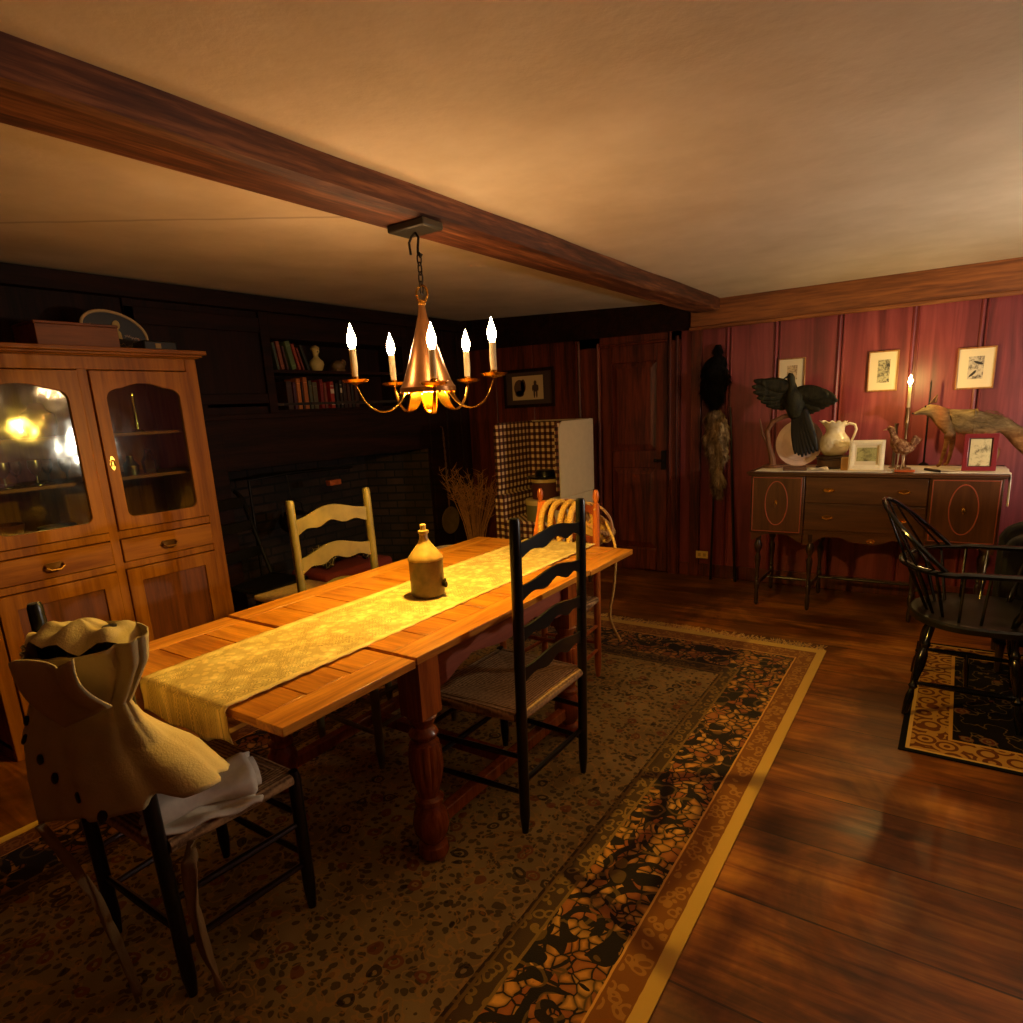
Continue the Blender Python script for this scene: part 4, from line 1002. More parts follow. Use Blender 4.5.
M['gilt'] = wood('gilt_frame', srgb(130, 82, 40), srgb(190, 132, 70), 2, 20, .35, .05)
M['mount'] = plain('cream_mount', srgb(232, 214, 176), .8)
pr1 = artmat('engraving_a', srgb(214, 186, 140), srgb(120, 92, 66), 60, .48); pr2 = artmat('engraving_b', srgb(190, 180, 140), srgb(56, 48, 40), 70, .5); pr3 = artmat('engraving_c', srgb(206, 190, 164), srgb(60, 46, 40), 55, .48)
YW = YB-.018
framed('small gilt framed print with a faint figure behind the black bird, left of three', -1.122, -.93, 1.512, 1.755, YW, .009, M['gilt'], M['mount'], pr1, (.33, .7, .36, .78))
framed('gilt framed print with a dark upright scene just left of the lit candle', -.52, -.333, 1.48, 1.755, YW, .010, M['gilt'], M['mount'], pr2, (.32, .72, .22, .78))
p3 = framed('gilt framed print of small dark birds above the fox, right of three', 0.0, .21, 1.466, 1.732, YW, .010, M['gilt'], M['mount'], pr3, (.3, .7, .24, .78))
mb = MB()
for cx, cz, r in ((-.012, .10, .7), (.014, .165, -.5)):
    mb.prism([(cx+(a*math.cos(r)-b*math.sin(r)), cz+(a*math.sin(r)+b*math.cos(r))) for a, b in ((-.035, -.004), (-.01, -.009), (.012, -.006), (.02, .0), (.026, .004), (.018, .009), (.004, .008), (-.02, .004))], -.0115, -.0100, 'y')
mb.build('printed_bird', plain('ink', srgb(40, 30, 26), .6), p3)
wf = framed('small white beaded picture frame with a green landscape standing on the sideboard', -.54, -.335, SZ+.004, SZ+.198, 4.79, .034, plain('white_lace_frame', srgb(240, 226, 190), .5, var=.05), plain('pearl_mount', srgb(225, 208, 170), .6), artmat('landscape', srgb(176, 168, 104), srgb(92, 84, 44), 22, .5), (.22, .78, .3, .75), tilt=math.radians(-10), nm='picture_frame', lace=True)
rf = framed('dark red picture frame with a pale sketch standing in front of the fox', .078, .247, SZ+.004, SZ+.226, 4.80, .026, plain('dark_red_lacquer', srgb(128, 34, 40), .3), plain('dark_lining', srgb(70, 30, 28), .5), artmat('sketch', srgb(216, 200, 150), srgb(112, 96, 62), 34, .46), (.2, .8, .14, .86), tilt=math.radians(-9), nm='picture_frame')

# candle and stick
M['wax'] = plain('candle_wax', srgb(240, 214, 150), .5)
cs = thing('candlestick', 'tall slender candlestick holding the lit candle on the sideboard', 'candlestick', (-.235, 4.93, SZ))
MB().lathe([(0, 0), (.045, 0), (.047, .006), (.02, .014), (.010, .03), (.008, .12), (.012, .13), (.008, .14), (.008, .26), (.012, .27), (.014, .30), (.013, .385), (.010, .39), (0, .39)], seg=24).build('stem', plain('aged_brass_stick', srgb(150, 120, 84), .35, .9, var=.15), cs)
cd = thing('taper_candle', 'lit white taper candle standing in the candlestick', 'candle', (-.235, 4.93, SZ+.392))
MB().lathe([(0, 0), (.0105, 0), (.0095, .13), (.006, .135), (0, .134)], seg=20).build('wax', M['wax'], cd)
MB().tube([(0, 0, .134), (0, 0, .146)], .001, 6).build('wick', M['iron'], cd)
MB().lathe([(0, 0), (.005, .004), (.011, .014), (.0125, .023), (.009, .038), (.004, .054), (0, .066)], (0, 0, .139), 16).build('flame', emit('candle_flame', (1, .68, .2, 1), FLAME), cd)
tag(MB().lathe([(0, 0), (.028, 0), (.028, .005), (.010, .015), (.0095, .27), (.012, .29), (.0, .29)], seg=20).build('pewter_candlestick', M['pewter'], loc=(-.295, 5.0, SZ)), 'plain grey metal candlestick without candle behind the small brown bird', 'candlestick')
tag(MB().lathe([(0, 0), (.03, 0), (.03, .005), (.006, .02), (.005, .54), (.0, .56)], seg=12).build('iron_spike', M['iron'], loc=(-.13, 5.2, SZ)), 'thin dark iron rod standing up behind the fox head', 'rod')

# little brown bird
M['quail'] = furmat('brown_mottled_feathers', [(.3, srgb(70, 40, 26)), (.5, srgb(132, 84, 54)), (.68, srgb(196, 160, 120))], 55)
qb = thing('mounted_quail', 'small brown mounted game bird standing on thin legs below the candle', 'bird', (-.25, 4.84, SZ))
def qp(mb, n_, m_, **kw): return mb.build(n_, m_, qb, **kw)
mb = MB(); pf = [((-.085, 0, .262), .006), ((-.075, 0, .268), .017), ((-.062, 0, .262), .021), ((-.052, 0, .238), .017), ((-.045, 0, .21), .02), ((-.032, 0, .18), .036), ((-.005, 0, .15), .049), ((.03, 0, .14), .043), ((.06, 0, .15), .026), ((.078, 0, .162), .01)]
mb.tube([p for p, r in pf], [r for p, r in pf], 16, up=(0, 1, 0)); qp(mb, 'body', M['quail'], smooth=80)
qp(MB().tube([(-.088, 0, .262), (-.108, 0, .256)], [.006, .001], 8), 'beak', plain('horn', srgb(200, 160, 110), .4))
mb = MB()
for k in range(6): blade(mb, (.055, .012*(k-2.5)*.5, .155), (.075+.006*k, .02*(k-2.5), .225-.006*k), .014, 0)
qp(mb, 'tail', M['quail'], solid=.0015, smooth=80)
for s_ in (-1, 1):
    mb = MB(); blade(mb, (-.02, s_*.045, .165), (.06, s_*.04, .12), .026, 0, (0, s_, 0)); qp(mb, 'wing', M['quail'], solid=.002, smooth=80)
    mb = MB(); mb.tube([(.0+.01*s_, s_*.018, .11), (.012*s_, s_*.02, .05), (-.006+.012*s_, s_*.02, .006)], [.007, .004, .004], 8)
    for da in (-.5, 0, .5, PI): mb.tube([(-.006+.012*s_, s_*.02, .004), (-.006+.012*s_-.024*math.cos(da), s_*.02+.024*math.sin(da), .003)], [.003, .002], 6)
    qp(mb, 'leg', plain('bird_leg', srgb(150, 120, 84), .5))

# fox
def skin_body(name, V, E_, mat, parent, loc):
    me = bpy.data.meshes.new(name); me.from_pydata([v[0] for v in V], E_, []); o = bpy.data.objects.new(name, me); COL.objects.link(o)
    o.location = loc; o.parent = parent
    sk = o.modifiers.new('skin', 'SKIN'); sk.use_smooth_shade = True
    for i, v in enumerate(V):
        d = me.skin_vertices[0].data[i]; d.radius = v[1] if isinstance(v[1], tuple) else (v[1], v[1]); d.use_root = (i == V_ROOT)
    sub = o.modifiers.new('sub', 'SUBSURF'); sub.levels = 2; sub.render_levels = 3
    me.materials.append(mat); return o
def foxmat():
    s = NT('grey_fox_fur'); x = s.xyz(); n = s.noise(s.mapping((.35, 1, 1)), 34, 6, .7, .6); n2 = s.noise(s.obj(), 6, 3)
    f = s.math('ADD', s.math('MULTIPLY', n, .7), s.math('MULTIPLY', n2, .3))
    g = s.ramp(f, [(.3, srgb(64, 50, 34)), (.5, srgb(124, 102, 70)), (.7, srgb(176, 150, 104))])
    o = s.ramp(f, [(.3, srgb(120, 66, 30)), (.7, srgb(188, 122, 66))])
    m = s.math('SUBTRACT', .8, s.math('MULTIPLY', s.math('ABSOLUTE', s.math('ADD', x[0], .06)), 12), clamp=True)
    low = s.math('MULTIPLY_ADD', x[2], -14, 3.6, clamp=True)
    col = s.mix(s.math('MAXIMUM', s.math('MULTIPLY', low, .6), m), g, o)
    tail = s.math('MULTIPLY_ADD', x[0], 8, -3.0, clamp=True); col = s.mix(s.math('MULTIPLY', tail, .8), col, srgb(24, 18, 14))
    s.bump(n, .9, .012); return s.fin(col, .85, Specular_IOR_Level=.15)
fx = thing('mounted_fox', 'mounted grey fox with bushy dark tail standing on the right half of the sideboard', 'fox', (0, 5.06, SZ))
V = [((-.205, -.03, .345), .010), ((-.165, -.025, .358), (.021, .019)), ((-.12, -.015, .376), (.050, .046)), ((-.065, 0, .335), (.054, .058)), ((.0, 0, .285), (.070, .078)), ((.06, 0, .278), (.072, .084)), ((.12, 0, .28), (.072, .080)), ((.20, 0, .28), (.074, .084)), ((.255, 0, .27), .056),
     ((.30, -.01, .24), .046), ((.35, -.02, .195), .058), ((.39, -.03, .145), .056), ((.42, -.035, .09), .036), ((.435, -.04, .07), .008),
     ((.0, -.042, .215), .028), ((-.01, -.045, .16), .017), ((-.022, -.045, .09), .012), ((-.035, -.045, .02), .0105), ((-.055, -.045, .010), .011),
     ((.01, .042, .215), .028), ((.02, .045, .15), .017), ((.015, .045, .08), .012), ((.005, .045, .02), .0105), ((-.015, .045, .010), .011),
     ((.205, -.045, .21), .036), ((.19, -.048, .15), .022), ((.235, -.048, .095), .012), ((.22, -.048, .02), .0105), ((.20, -.048, .010), .011),
     ((.225, .045, .21), .036), ((.22, .048, .15), .022), ((.265, .048, .095), .012), ((.25, .048, .02), .0105), ((.23, .048, .010), .011)]
E_ = [(i, i+1) for i in range(13)]+[(4, 14)]+[(14+i, 15+i) for i in range(4)]+[(4, 19)]+[(19+i, 20+i) for i in range(4)]+[(7, 24)]+[(24+i, 25+i) for i in range(4)]+[(7, 29)]+[(29+i, 30+i) for i in range(4)]
V_ROOT = 5
skin_body('body', V, E_, foxmat(), fx, (0, 0, 0))
for s_ in (-1, 1):
    mb = MB()
    def ear(u, v):
        w_ = .030*(1-v)**.8; return (-.105+.02*v+(u-.5)*w_*1.2, -.014+s_*(.026+.014*v)+.008*math.sin(PI*u)*(1-v), .412+.055*v)
    mb.grid(ear, 6, 6); mb.build('ear', plain('fox_ear', srgb(120, 80, 48), .8, var=.2), fx, solid=.004)
    MB().ball((-.145, -.02+s_*.022, .392), .0055, 10, 8).build('eye', plain('glass_eye', srgb(12, 8, 5), .08), fx)
MB().ball((-.211, -.031, .350), (.007, .008, .006), 10, 8).build('nose', M['black'], fx)
mb = MB(); pts = []
random.seed(3)
for _ in range(2600):
    i = random.choice([3, 4, 4, 5, 5, 6, 6, 7, 7, 8, 9, 10, 10, 11, 11]); a = Vector(V[i][0]); b = Vector(V[i+1][0]); t = random.random(); c = a.lerp(b, t)
    ra = V[i][1] if not isinstance(V[i][1], tuple) else V[i][1][1]; rb = V[i+1][1] if not isinstance(V[i+1][1], tuple) else V[i+1][1][1]; r = lerp(ra, rb, t)*.86
    d = (b-a).normalized(); u = d.cross(Vector((0, 1, 0))).normalized(); w2 = d.cross(u); an = random.uniform(0, 2*PI); n = u*math.cos(an)+w2*math.sin(an)
    pts.append((c+n*r, n))
fur(mb, pts, .020, .0018, (.9, 0, -.25), .3); ff = mb.build('guard_hairs', bpy.data.materials['grey_fox_fur'], fx, smooth=0); tag(ff, kind='stuff')
tag(MB().box(-.055, .055, -.022, .022, 0, .014).build('matchbox', plain('red_gold_box', srgb(200, 96, 50), .3, .3, var=.3, scale=30), loc=(-.215, 4.745, SZ), bevel=.002), 'small red and gold box lying at the sideboard front edge below the brown bird', 'box')
tag(MB().prism([(-.07, -.012), (.05, -.016), (.085, 0), (.05, .016), (-.07, .012)], 0, .014, 'z').build('knife_sheath', M['black'], loc=(-.07, 4.80, SZ), rot=(0, 0, -1.0), bevel=.003), 'black knife sheath lying across the white cloth in front of the fox', 'sheath')
tag(MB().grid(lambda u, v: (lerp(-.07, .07, u), lerp(-.04, .04, v), .003+.004*math.sin(u*4)), 8, 6).build('letter', plain('letter_paper', srgb(214, 196, 166), .8), loc=(.01, 4.82, SZ), rot=(0, 0, -.2), solid=.001), 'pale folded letter between the black sheath and the red frame', 'letter')

# ---------------------------------------------------------------- hanging pelts, rods, outlet
YP = YB-.03
M['blackfur'] = furmat('black_fur', [(.3, srgb(8, 7, 7)), (.75, srgb(32, 26, 22))], 30, (1, 1, .3))
M['greyfur'] = furmat('grizzled_fur', [(.34, srgb(60, 46, 32)), (.5, srgb(150, 122, 84)), (.66, srgb(226, 200, 150))], 26, (1, 1, .4))
def pelt(label, tab, mat, nfur, L, cat='pelt', nm='hanging_pelt'):
    """tab: (z, half width, centre x, depth)"""
    z0 = tab[0][0]; x0 = tab[0][2]
    t = thing(nm, label, cat, (x0, YP, z0))
    ks = [((a[0]), a[1:]) for a in tab][::-1]
    def at(z): return interp([(k, v) for k, v in ks], z)
    def f(u, v):
        z = lerp(tab[0][0], tab[-1][0], v); w_, cx, dp = at(z); a = 2*PI*u
        k = 1+.12*math.sin(a*5+z*40)+.07*math.sin(z*130+a*3)+.12*math.sin(z*31+(1 if math.cos(a) > 0 else 4))
        return (cx+w_*math.cos(a)*k-x0, -abs(dp)*1.05+dp*math.sin(a)*k-.003, z-z0)
    MB().grid(f, 24, 60, closed_u=True).build('skin', mat, t, smooth=80)
    pts = []
    for _ in range(nfur):
        u, v = random.uniform(.5, 1.0), random.random(); p = Vector(f(u, v)); a = 2*PI*u
        pts.append((p, Vector((math.cos(a), math.sin(a), 0))))
    mb = MB(); fur(mb, pts, L, .0028, (0, -.1, -1), .35); tag(mb.build('fur', mat, t, smooth=0), kind='stuff')
    return t
random.seed(11)
pelt('black fur pelt hanging in the upper part of the wall beside the door', [(1.90, .018, -1.575, .012), (1.86, .035, -1.575, .02), (1.82, .025, -1.575, .015), (1.79, .07, -1.58, .03), (1.70, .10, -1.585, .04), (1.58, .105, -1.59, .045), (1.50, .08, -1.595, .035), (1.44, .05, -1.60, .02), (1.41, .02, -1.60, .01)], M['blackfur'], 2600, .05)
pelt('grizzled grey brown animal pelt hanging below the black fur pelt', [(1.40, .035, -1.585, .015), (1.36, .07, -1.575, .025), (1.28, .085, -1.57, .03), (1.15, .10, -1.565, .035), (1.04, .085, -1.56, .035), (.98, .05, -1.56, .03), (.90, .045, -1.555, .035), (.82, .055, -1.555, .03), (.74, .04, -1.55, .02), (.69, .012, -1.54, .01)], M['greyfur'], 3800, .035)
tag(MB().tube([(-1.575, YP-.09, .004), (-1.583, YP-.02, .7), (-1.60, YP-.004, 1.36)], [.011, .009, .006], 8).build('dark_staff', M['black'], smooth=60), 'dark thin staff standing on the floor behind the grizzled pelt, beside the outlet', 'staff')
tag(MB().tube([(-1.375, YP-.08, .004), (-1.43, YP-.02, .7), (-1.47, YP-.004, 1.42)], [.013, .011, .007], 8).build('leaning_pole', M['black'], smooth=60), 'dark thin pole leaning on the wall between the pelts and the sideboard', 'pole')
ol = thing('wall_outlet', 'cream electrical outlet plate low on the wall right of the door', 'outlet', (-1.672, YB-.046, .195))
MB().box(-.052, .052, -.006, 0, -.032, .032).build('plate', plain('cream_plastic', srgb(232, 196, 96), .4), ol, bevel=.003)
for x in (-.022, .022): MB().box(x-.012, x+.012, -.008, -.006, -.014, .014).build('socket', plain('socket_plastic', srgb(190, 150, 70), .4), ol, bevel=.002)  # sockets in a darker yellow than the plate

# ---------------------------------------------------------------- framed picture left of the door
bp_ = framed('dark wide framed picture with two dark figures on cream paper above the checked wing chair', -3.64, -3.075, 1.495, 1.85, YB-.022, .03, M['darkwood'], plain('dark_brown_mount', srgb(72, 48, 32), .7), plain('cream_paper', srgb(206, 170, 112), .7), (.17, .78, .2, .82))
mb = MB(); M['ink'] = plain('brown_ink', srgb(88, 58, 34), .7)
def EL(cx, cz, rx, rz): mb.prism(ell(cx, cz, rx, rz, 24), -.0112, -.0105, 'y')
for c_ in ((-.105, .185, .062, .075), (-.105, .13, .05, .03), (-.062, .2, .028, .062)): EL(*c_)
mb.build('figure', M['ink'], bp_); mb = MB()
for c_ in ((.072, .225, .016, .02), (.072, .18, .026, .038), (.060, .125, .009, .04), (.086, .125, .009, .04), (.045, .175, .008, .03), (.10, .175, .008, .03)): EL(*c_)
mb.build('figure', M['ink'], bp_)

# ---------------------------------------------------------------- checked wing chair
def gingham():
    s = NT('gingham_check'); x = s.xyz(); P_ = .054
    u = s.math('FRACT', s.math('DIVIDE', s.math('ADD', s.math('ADD', x[0], x[1]), 10), P_)); v = s.math('FRACT', s.math('DIVIDE', s.math('ADD', x[2], 10), P_))
    a = s.math('GREATER_THAN', u, .5); b = s.math('GREATER_THAN', v, .5); f = s.math('MULTIPLY', s.math('ADD', a, b), .5)
    return s.fin(s.ramp(f, [(0, srgb(226, 196, 148)), (.4, srgb(110, 62, 44)), (.9, srgb(44, 18, 16))], True), .9)
M['ging'] = gingham(); M['liner'] = plain('plain_cream_lining', srgb(206, 184, 146), .9, var=.04)
wc = thing('wing_chair', 'tall wing chair in dark red and cream check with plain cream outside, in the corner', 'armchair', (-2.765, 4.65, 0), math.radians(-2))
def wcp(mb, n_, m_, **kw): return mb.build(n_, m_, wc, **kw)
WX, Yf, Yb_ = .315, -.32, .22
def rr(y0, y1, z0, z1, r=.07, n=6):   # rounded top front corner
    P = [(y0, z0), (y1, z0), (y1, z1)]; P += [(y0+r*(1-math.cos(PI/2-PI/2*i/n)), z1-r*(1-math.sin(PI/2-PI/2*i/n))) for i in range(n+1)]
    return P
wcp(MB().box(-WX+.03, WX-.03, Yb_-.09, Yb_-.02, .45, 1.375), 'backrest', M['ging'], bevel=.02)
wcp(MB().box(-WX+.01, WX-.01, Yb_-.019, Yb_+.0, .2, 1.385), 'outer_back', M['liner'], bevel=.008)
for s_ in (-1, 1):
    xi, xo = s_*(WX-.045), s_*(WX-.012)
    mb = MB().prism(rr(Yf+.0, Yb_-.02, .84, 1.385), min(xi, xo), max(xi, xo), 'x'); wcp(mb, 'wing', M['ging'], bevel=.01)
    mb = MB().prism(rr(Yf+.005, Yb_, .80, 1.383), min(xo, s_*WX), max(xo, s_*WX), 'x'); wo = wcp(mb, 'wing_outside', M['liner'] if s_ > 0 else M['ging'], bevel=.004)
    if s_ > 0: plab(wo, 'plain cream outer side of the wing')
    mb = MB().prism(rr(Yf-.025, Yb_-.02, .25, .80, .05), min(s_*(WX-.09), s_*WX), max(s_*(WX-.09), s_*WX), 'x'); wcp(mb, 'arm', M['ging'] if s_ < 0 else M['liner'], bevel=.012)
wcp(MB().box(-WX+.09, WX-.09, Yf-.05, Yb_-.09, .44, .60), 'seat_cushion', M['ging'], bevel=.025)
wcp(MB().box(-WX+.005, WX-.005, Yf-.07, Yb_-.02, .22, .44), 'seat_rail', M['ging'], bevel=.01)
for x in (-.28, .28):
    for y in (-.34, .17): wcp(MB().turned((x, y, 0), (x, y, .25), [(.014, 0), (.022, 1)], 10), 'leg', M['sbleg'])
bb = thing('round_bandbox', 'pale green round box with a cream lid on the wing chair seat', 'box', (-2.70, 4.44, .602))
MB().lathe([(0, 0), (.135, 0), (.135, .13), (0, .13)], seg=40).build('body', plain('pale_green_paper', srgb(122, 112, 70), .7), bb)
MB().lathe([(0, .13), (.141, .13), (.141, .165), (.138, .17), (0, .17)], seg=40).build('lid', plain('cream_lid', srgb(206, 176, 112), .7), bb)
bb2 = thing('maroon_hatbox', 'maroon round box with cream lid band stacked on the pale green box', 'box', (-2.68, 4.47, .773))
MB().lathe([(0, 0), (.115, 0), (.115, .135), (0, .135)], seg=40).build('body', plain('maroon_paper', srgb(82, 34, 32), .7), bb2)
MB().lathe([(0, .135), (.12, .135), (.12, .165), (0, .168)], seg=40).build('lid', plain('cream_lid_b', srgb(206, 176, 112), .7), bb2)
ht = thing('black_hat', 'low black hat lying on top of the maroon box in the wing chair', 'hat', (-2.68, 4.46, .942))
MB().lathe([(0, 0), (.145, .0), (.15, .012), (.14, .01), (.075, .012), (0, .012)], seg=40).build('brim', M['black'], ht)
MB().lathe([(.08, .008), (.078, .05), (.07, .06), (0, .062)], seg=40).build('crown', M['black'], ht)
# ---------------------------------------------------------------- books and bust in the wall niche
def book(y, w_, h, dep, c, z, lean, label, group, band_=None):
    t = thing('book', label, 'book', (XL-.02, y, z), 0, group); t.rotation_euler = (lean, 0, 0)
    m = plain('book_cover_%d' % random.randint(0, 10**6), c, .6, var=.15)
    MB().box(-dep, 0, 0, w_, 0, h).build('cover', m, t, bevel=.003)
    mb = MB()
    mb.box(0, .0012, .0015, w_-.0015, h*.82, h*.85); mb.box(0, .0012, .0015, w_-.0015, h*.12, h*.15)
    if band_: mb.box(0, .0014, .001, w_-.001, h*.55, h*.72)
    mb.build('spine_band', plain('spine_gilt_%d' % random.randint(0, 10**6), band_ or tuple(min(1, x*1.6+.01) for x in c[:3])+(1,), .5), t)
    return t
up_ = [(3.13, .022, .19, srgb(60, 66, 50), 'thin dark grey-green', 8), (3.165, .030, .20, srgb(128, 62, 34), 'rust brown', 8), (3.215, .016, .17, srgb(70, 34, 24), 'thin dark brown', 10), (3.26, .042, .205, srgb(84, 98, 52), 'thick mossy green', 12), (3.32, .022, .19, srgb(148, 54, 30), 'brick red', 14), (3.36, .016, .165, srgb(100, 34, 24), 'slim dark red', 16), (3.405, .022, .19, srgb(40, 40, 30), 'near black', 18)]
for y, w_, h, c, nm_, ln in up_:
    book(y, w_, h, .13, c, 1.8565+w_*math.sin(math.radians(ln))*0+.001, math.radians(ln), nm_+' book leaning left on the upper niche shelf', 'books on the upper niche shelf')
lo = [(3.185, .05, .205, srgb(56, 28, 20), 'thick dark brown'), (3.245, .03, .20, srgb(70, 26, 40), 'plum'), (3.280, .036, .225, srgb(176, 100, 34), 'orange tan'), (3.322, .014, .20, srgb(36, 20, 14), 'very thin dark'), (3.342, .040, .235, srgb(160, 86, 30), 'amber brown, tallest'), (3.392, .030, .21, srgb(70, 68, 46), 'dull olive'), (3.428, .046, .20, srgb(82, 70, 44), 'thick khaki'),
      (3.50, .032, .22, srgb(120, 22, 20), 'deep crimson'), (3.538, .028, .195, srgb(112, 48, 30), 'faded red-brown'), (3.60, .040, .205, srgb(150, 34, 22), 'bright red with pale base mark'), (3.655, .03, .19, srgb(24, 18, 16), 'black'), (3.70, .024, .215, srgb(46, 36, 34), 'black with pale spine marks'), (3.735, .034, .20, srgb(50, 26, 20), 'dark umber'), (3.78, .03, .19, srgb(66, 32, 22), 'chestnut'), (3.82, .028, .20, srgb(36, 26, 20), 'dark grey-brown'), (3.86, .036, .18, srgb(60, 30, 20), 'brown, shortest')]
for i, (y, w_, h, c, nm_) in enumerate(lo):
    book(y, w_-.003, h, .14, c, BZ0+.001, 0, nm_+' book standing on the lower niche shelf', 'books on the lower niche shelf', srgb(200, 180, 150) if 'pale' in nm_ else None)
bst = thing('plaster_bust', 'small cream plaster bust on the upper niche shelf beside the books', 'bust', (XL-.07, 3.535, 1.856))
mb = MB(); pf = [((0, 0, 0), .035), ((0, 0, .012), .045), ((0, 0, .05), .062), ((0, 0, .075), .056), ((0, 0, .092), .034), ((0, 0, .11), .020), ((0, 0, .125), .022), ((.004, 0, .145), .031), ((0, 0, .168), .032), ((0, 0, .186), .02), ((0, 0, .194), .006)]
mb.tube([p for p, r in pf], [r for p, r in pf], 18, flat=.8, up=(0, 1, 0)); mb.ball((.030, 0, .145), (.008, .005, .008), 8, 6)
mb.build('figure', plain('cream_plaster', srgb(190, 164, 92), .7, var=.08), bst, smooth=80)
mb = MB().ball((-.004, 0, .17), (.036, .034, .024), 14, 8); mb.build('hair', plain('cream_plaster_b', srgb(176, 150, 84), .7, var=.15, scale=60, bump=.6), bst)
sh = MB().ball((0, 0, .045), (.05, .062, .045), 16, 10); sh.ball((0, .05, .07), (.03, .03, .03), 12, 8); sh.box(-.03, .03, -.045, .045, 0, .02)
tag(sh.build('ornament', plain('dull_ochre', srgb(112, 84, 44), .6, var=.2), loc=(XL-.08, 3.76, 1.856)), 'dull ochre rounded ornament on the upper niche shelf right of the bust', 'ornament')

# ---------------------------------------------------------------- fireplace things
kt = thing('iron_kettle', 'black iron kettle hanging from the crane inside the fireplace', 'kettle', (XL-.22, 3.25, .62))
MB().lathe([(0, 0), (.07, .0), (.11, .04), (.12, .09), (.10, .14), (.06, .165), (.02, .17), (.015, .19), (0, .19)], seg=28).build('body', M['iron'], kt)
MB().tube([(0, -.1, .13), (0, -.09, .22), (0, 0, .27), (0, .09, .22), (0, .1, .13)], .006, 8).build('handle', M['iron'], kt)
MB().tube([(.0, .10, .07), (.0, .16, .13), (.0, .18, .15)], [.02, .012, .009], 8).build('spout', M['iron'], kt)
tag(MB().tube([(XL-.3, 2.95, .1), (XL-.3, 2.95, 1.06), (XL-.25, 3.3, 1.08), (XL-.2, 3.9, 1.07)], .012, 8).build('fireplace_crane', M['iron']), 'black iron crane arm reaching across the fireplace', 'crane')
tag(MB().tube([(XL-.22, 3.25, .89), (XL-.23, 3.25, 1.0), (XL-.245, 3.25, 1.075)], .005, 6).build('pot_hook', M['iron']), 'thin iron hook holding the kettle on the crane', 'hook')
tag(MB().box(-.03, .03, -.06, .06, 0, .045).build('copper_box', plain('copper', srgb(196, 100, 52), .4, .4, var=.2), loc=(XL-.13, 3.62, .95), bevel=.006), 'small copper coloured box hanging in the upper part of the fireplace', 'box')
tag(MB().tube([(XL-.13, 3.62, .995), (XL-.16, 3.62, 1.06)], .003, 6).build('box_hook', M['iron']), 'short wire holding the copper coloured box', 'hook')
for i, (y, r, ln, lb) in enumerate(((3.3, .055, .5, 'lower'), (3.55, .045, .45, 'upper'))):
    tag(MB().turned((0, -ln/2, 0), (0, ln/2, 0), [(r*.9, 0), (r, .1), (r*.95, .9), (r*.85, 1)], 14).build('log', wood('bark_%d' % i, srgb(48, 30, 20), srgb(92, 62, 40), 1, 20, .9, .8), loc=(XL-.35+.02*i, 3.45+.03*i, .068+.105*i), smooth=60), 'charred split log in the fireplace, '+lb+' of two', 'log', 'hearth logs')
# rush stool with a red cushion in front of the hearth
stl = thing('rush_stool', 'low stool with a pale rush seat between the table and the fireplace', 'stool', (-3.27, 2.46, 0))
MB().grid(lambda u, v: (lerp(-.21, .21, u), lerp(-.21, .21, v), .44-.012*math.sin(PI*u)*math.sin(PI*v)), 12, 12).build('seat', plain('pale_rush', srgb(206, 172, 108), .8, var=.2, scale=70), stl, solid=.035, bevel=.01)
for x in (-.19, .19):
    for y in (-.19, .19): MB().turned((x, y, 0), (x, y, .45), [(.012, 0), (.018, .2), (.018, 1)], 10).build('leg', M['black'], stl)
mb = MB()
for x in (-.19, .19): mb.turned((x, -.19, .18), (x, .19, .18), [(.009, 0), (.009, 1)], 8)
for y in (-.19, .19): mb.turned((-.19, y, .24), (.19, y, .24), [(.009, 0), (.009, 1)], 8)
mb.build('stretcher', M['black'], stl)
bn = thing('upholstered_bench', 'low bench with a dark red seat seen through the back of the olive chair', 'bench', (-3.62, 3.1, 0))
MB().box(-.2, .2, -.32, .32, .36, .46).build('seat', plain('dark_red_cloth', srgb(104, 28, 24), .85, var=.12), bn, bevel=.03)
for x in (-.17, .17):
    for y in (-.28, .28): MB().turned((x, y, 0), (x, y, .37), [(.015, 0), (.02, 1)], 10).build('leg', M['black'], bn)
def quilt():
    s = NT('patterned_quilt'); v = s.vor(s.obj(), 26, 'DISTANCE_TO_EDGE'); n = s.noise(s.obj(), 12, 3)
    return s.fin(s.ramp(s.math('ADD', v, s.math('MULTIPLY', n, .25)), [(.14, srgb(190, 170, 130)), (.2, srgb(44, 34, 30))]), .9)
tag(MB().grid(lambda u, v: (lerp(-.15, .15, u), lerp(-.17, .17, v), .02+.10*math.sin(PI*v)**.5+.012*math.sin(u*14+v*5)), 20, 20).build('folded_quilt', quilt(), loc=(-3.62, 3.05, .463), smooth=80, solid=.01), 'dark folded quilt with pale pattern on the red bench', 'quilt')
rk = thing('dark_rocking_chair', 'dark curved chair back standing before the left side of the fireplace', 'chair', (-3.84, 2.50, 0), math.radians(12))
for y in (-.2, .2): MB().tube([(.30, y, 0), (.28, y, .42), (-.02, y, .45), (-.12, y, .75), (-.19, y, .98), (-.25, y, 1.03)], .016, 10).build('side_rail', M['black'], rk)
for y in (-.2, .2): MB().tube([(-.05, y, 0), (-.02, y, .44)], .016, 10).build('leg', M['black'], rk)
MB().box(-.04, .30, -.2, .2, .42, .45).build('seat', M['black'], rk, bevel=.01)
for z, x in ((.62, -.08), (.80, -.135), (.96, -.18)): MB().box(x-.006, x+.006, -.195, .195, z-.035, z+.035).build('slat', M['black'], rk, bevel=.003)
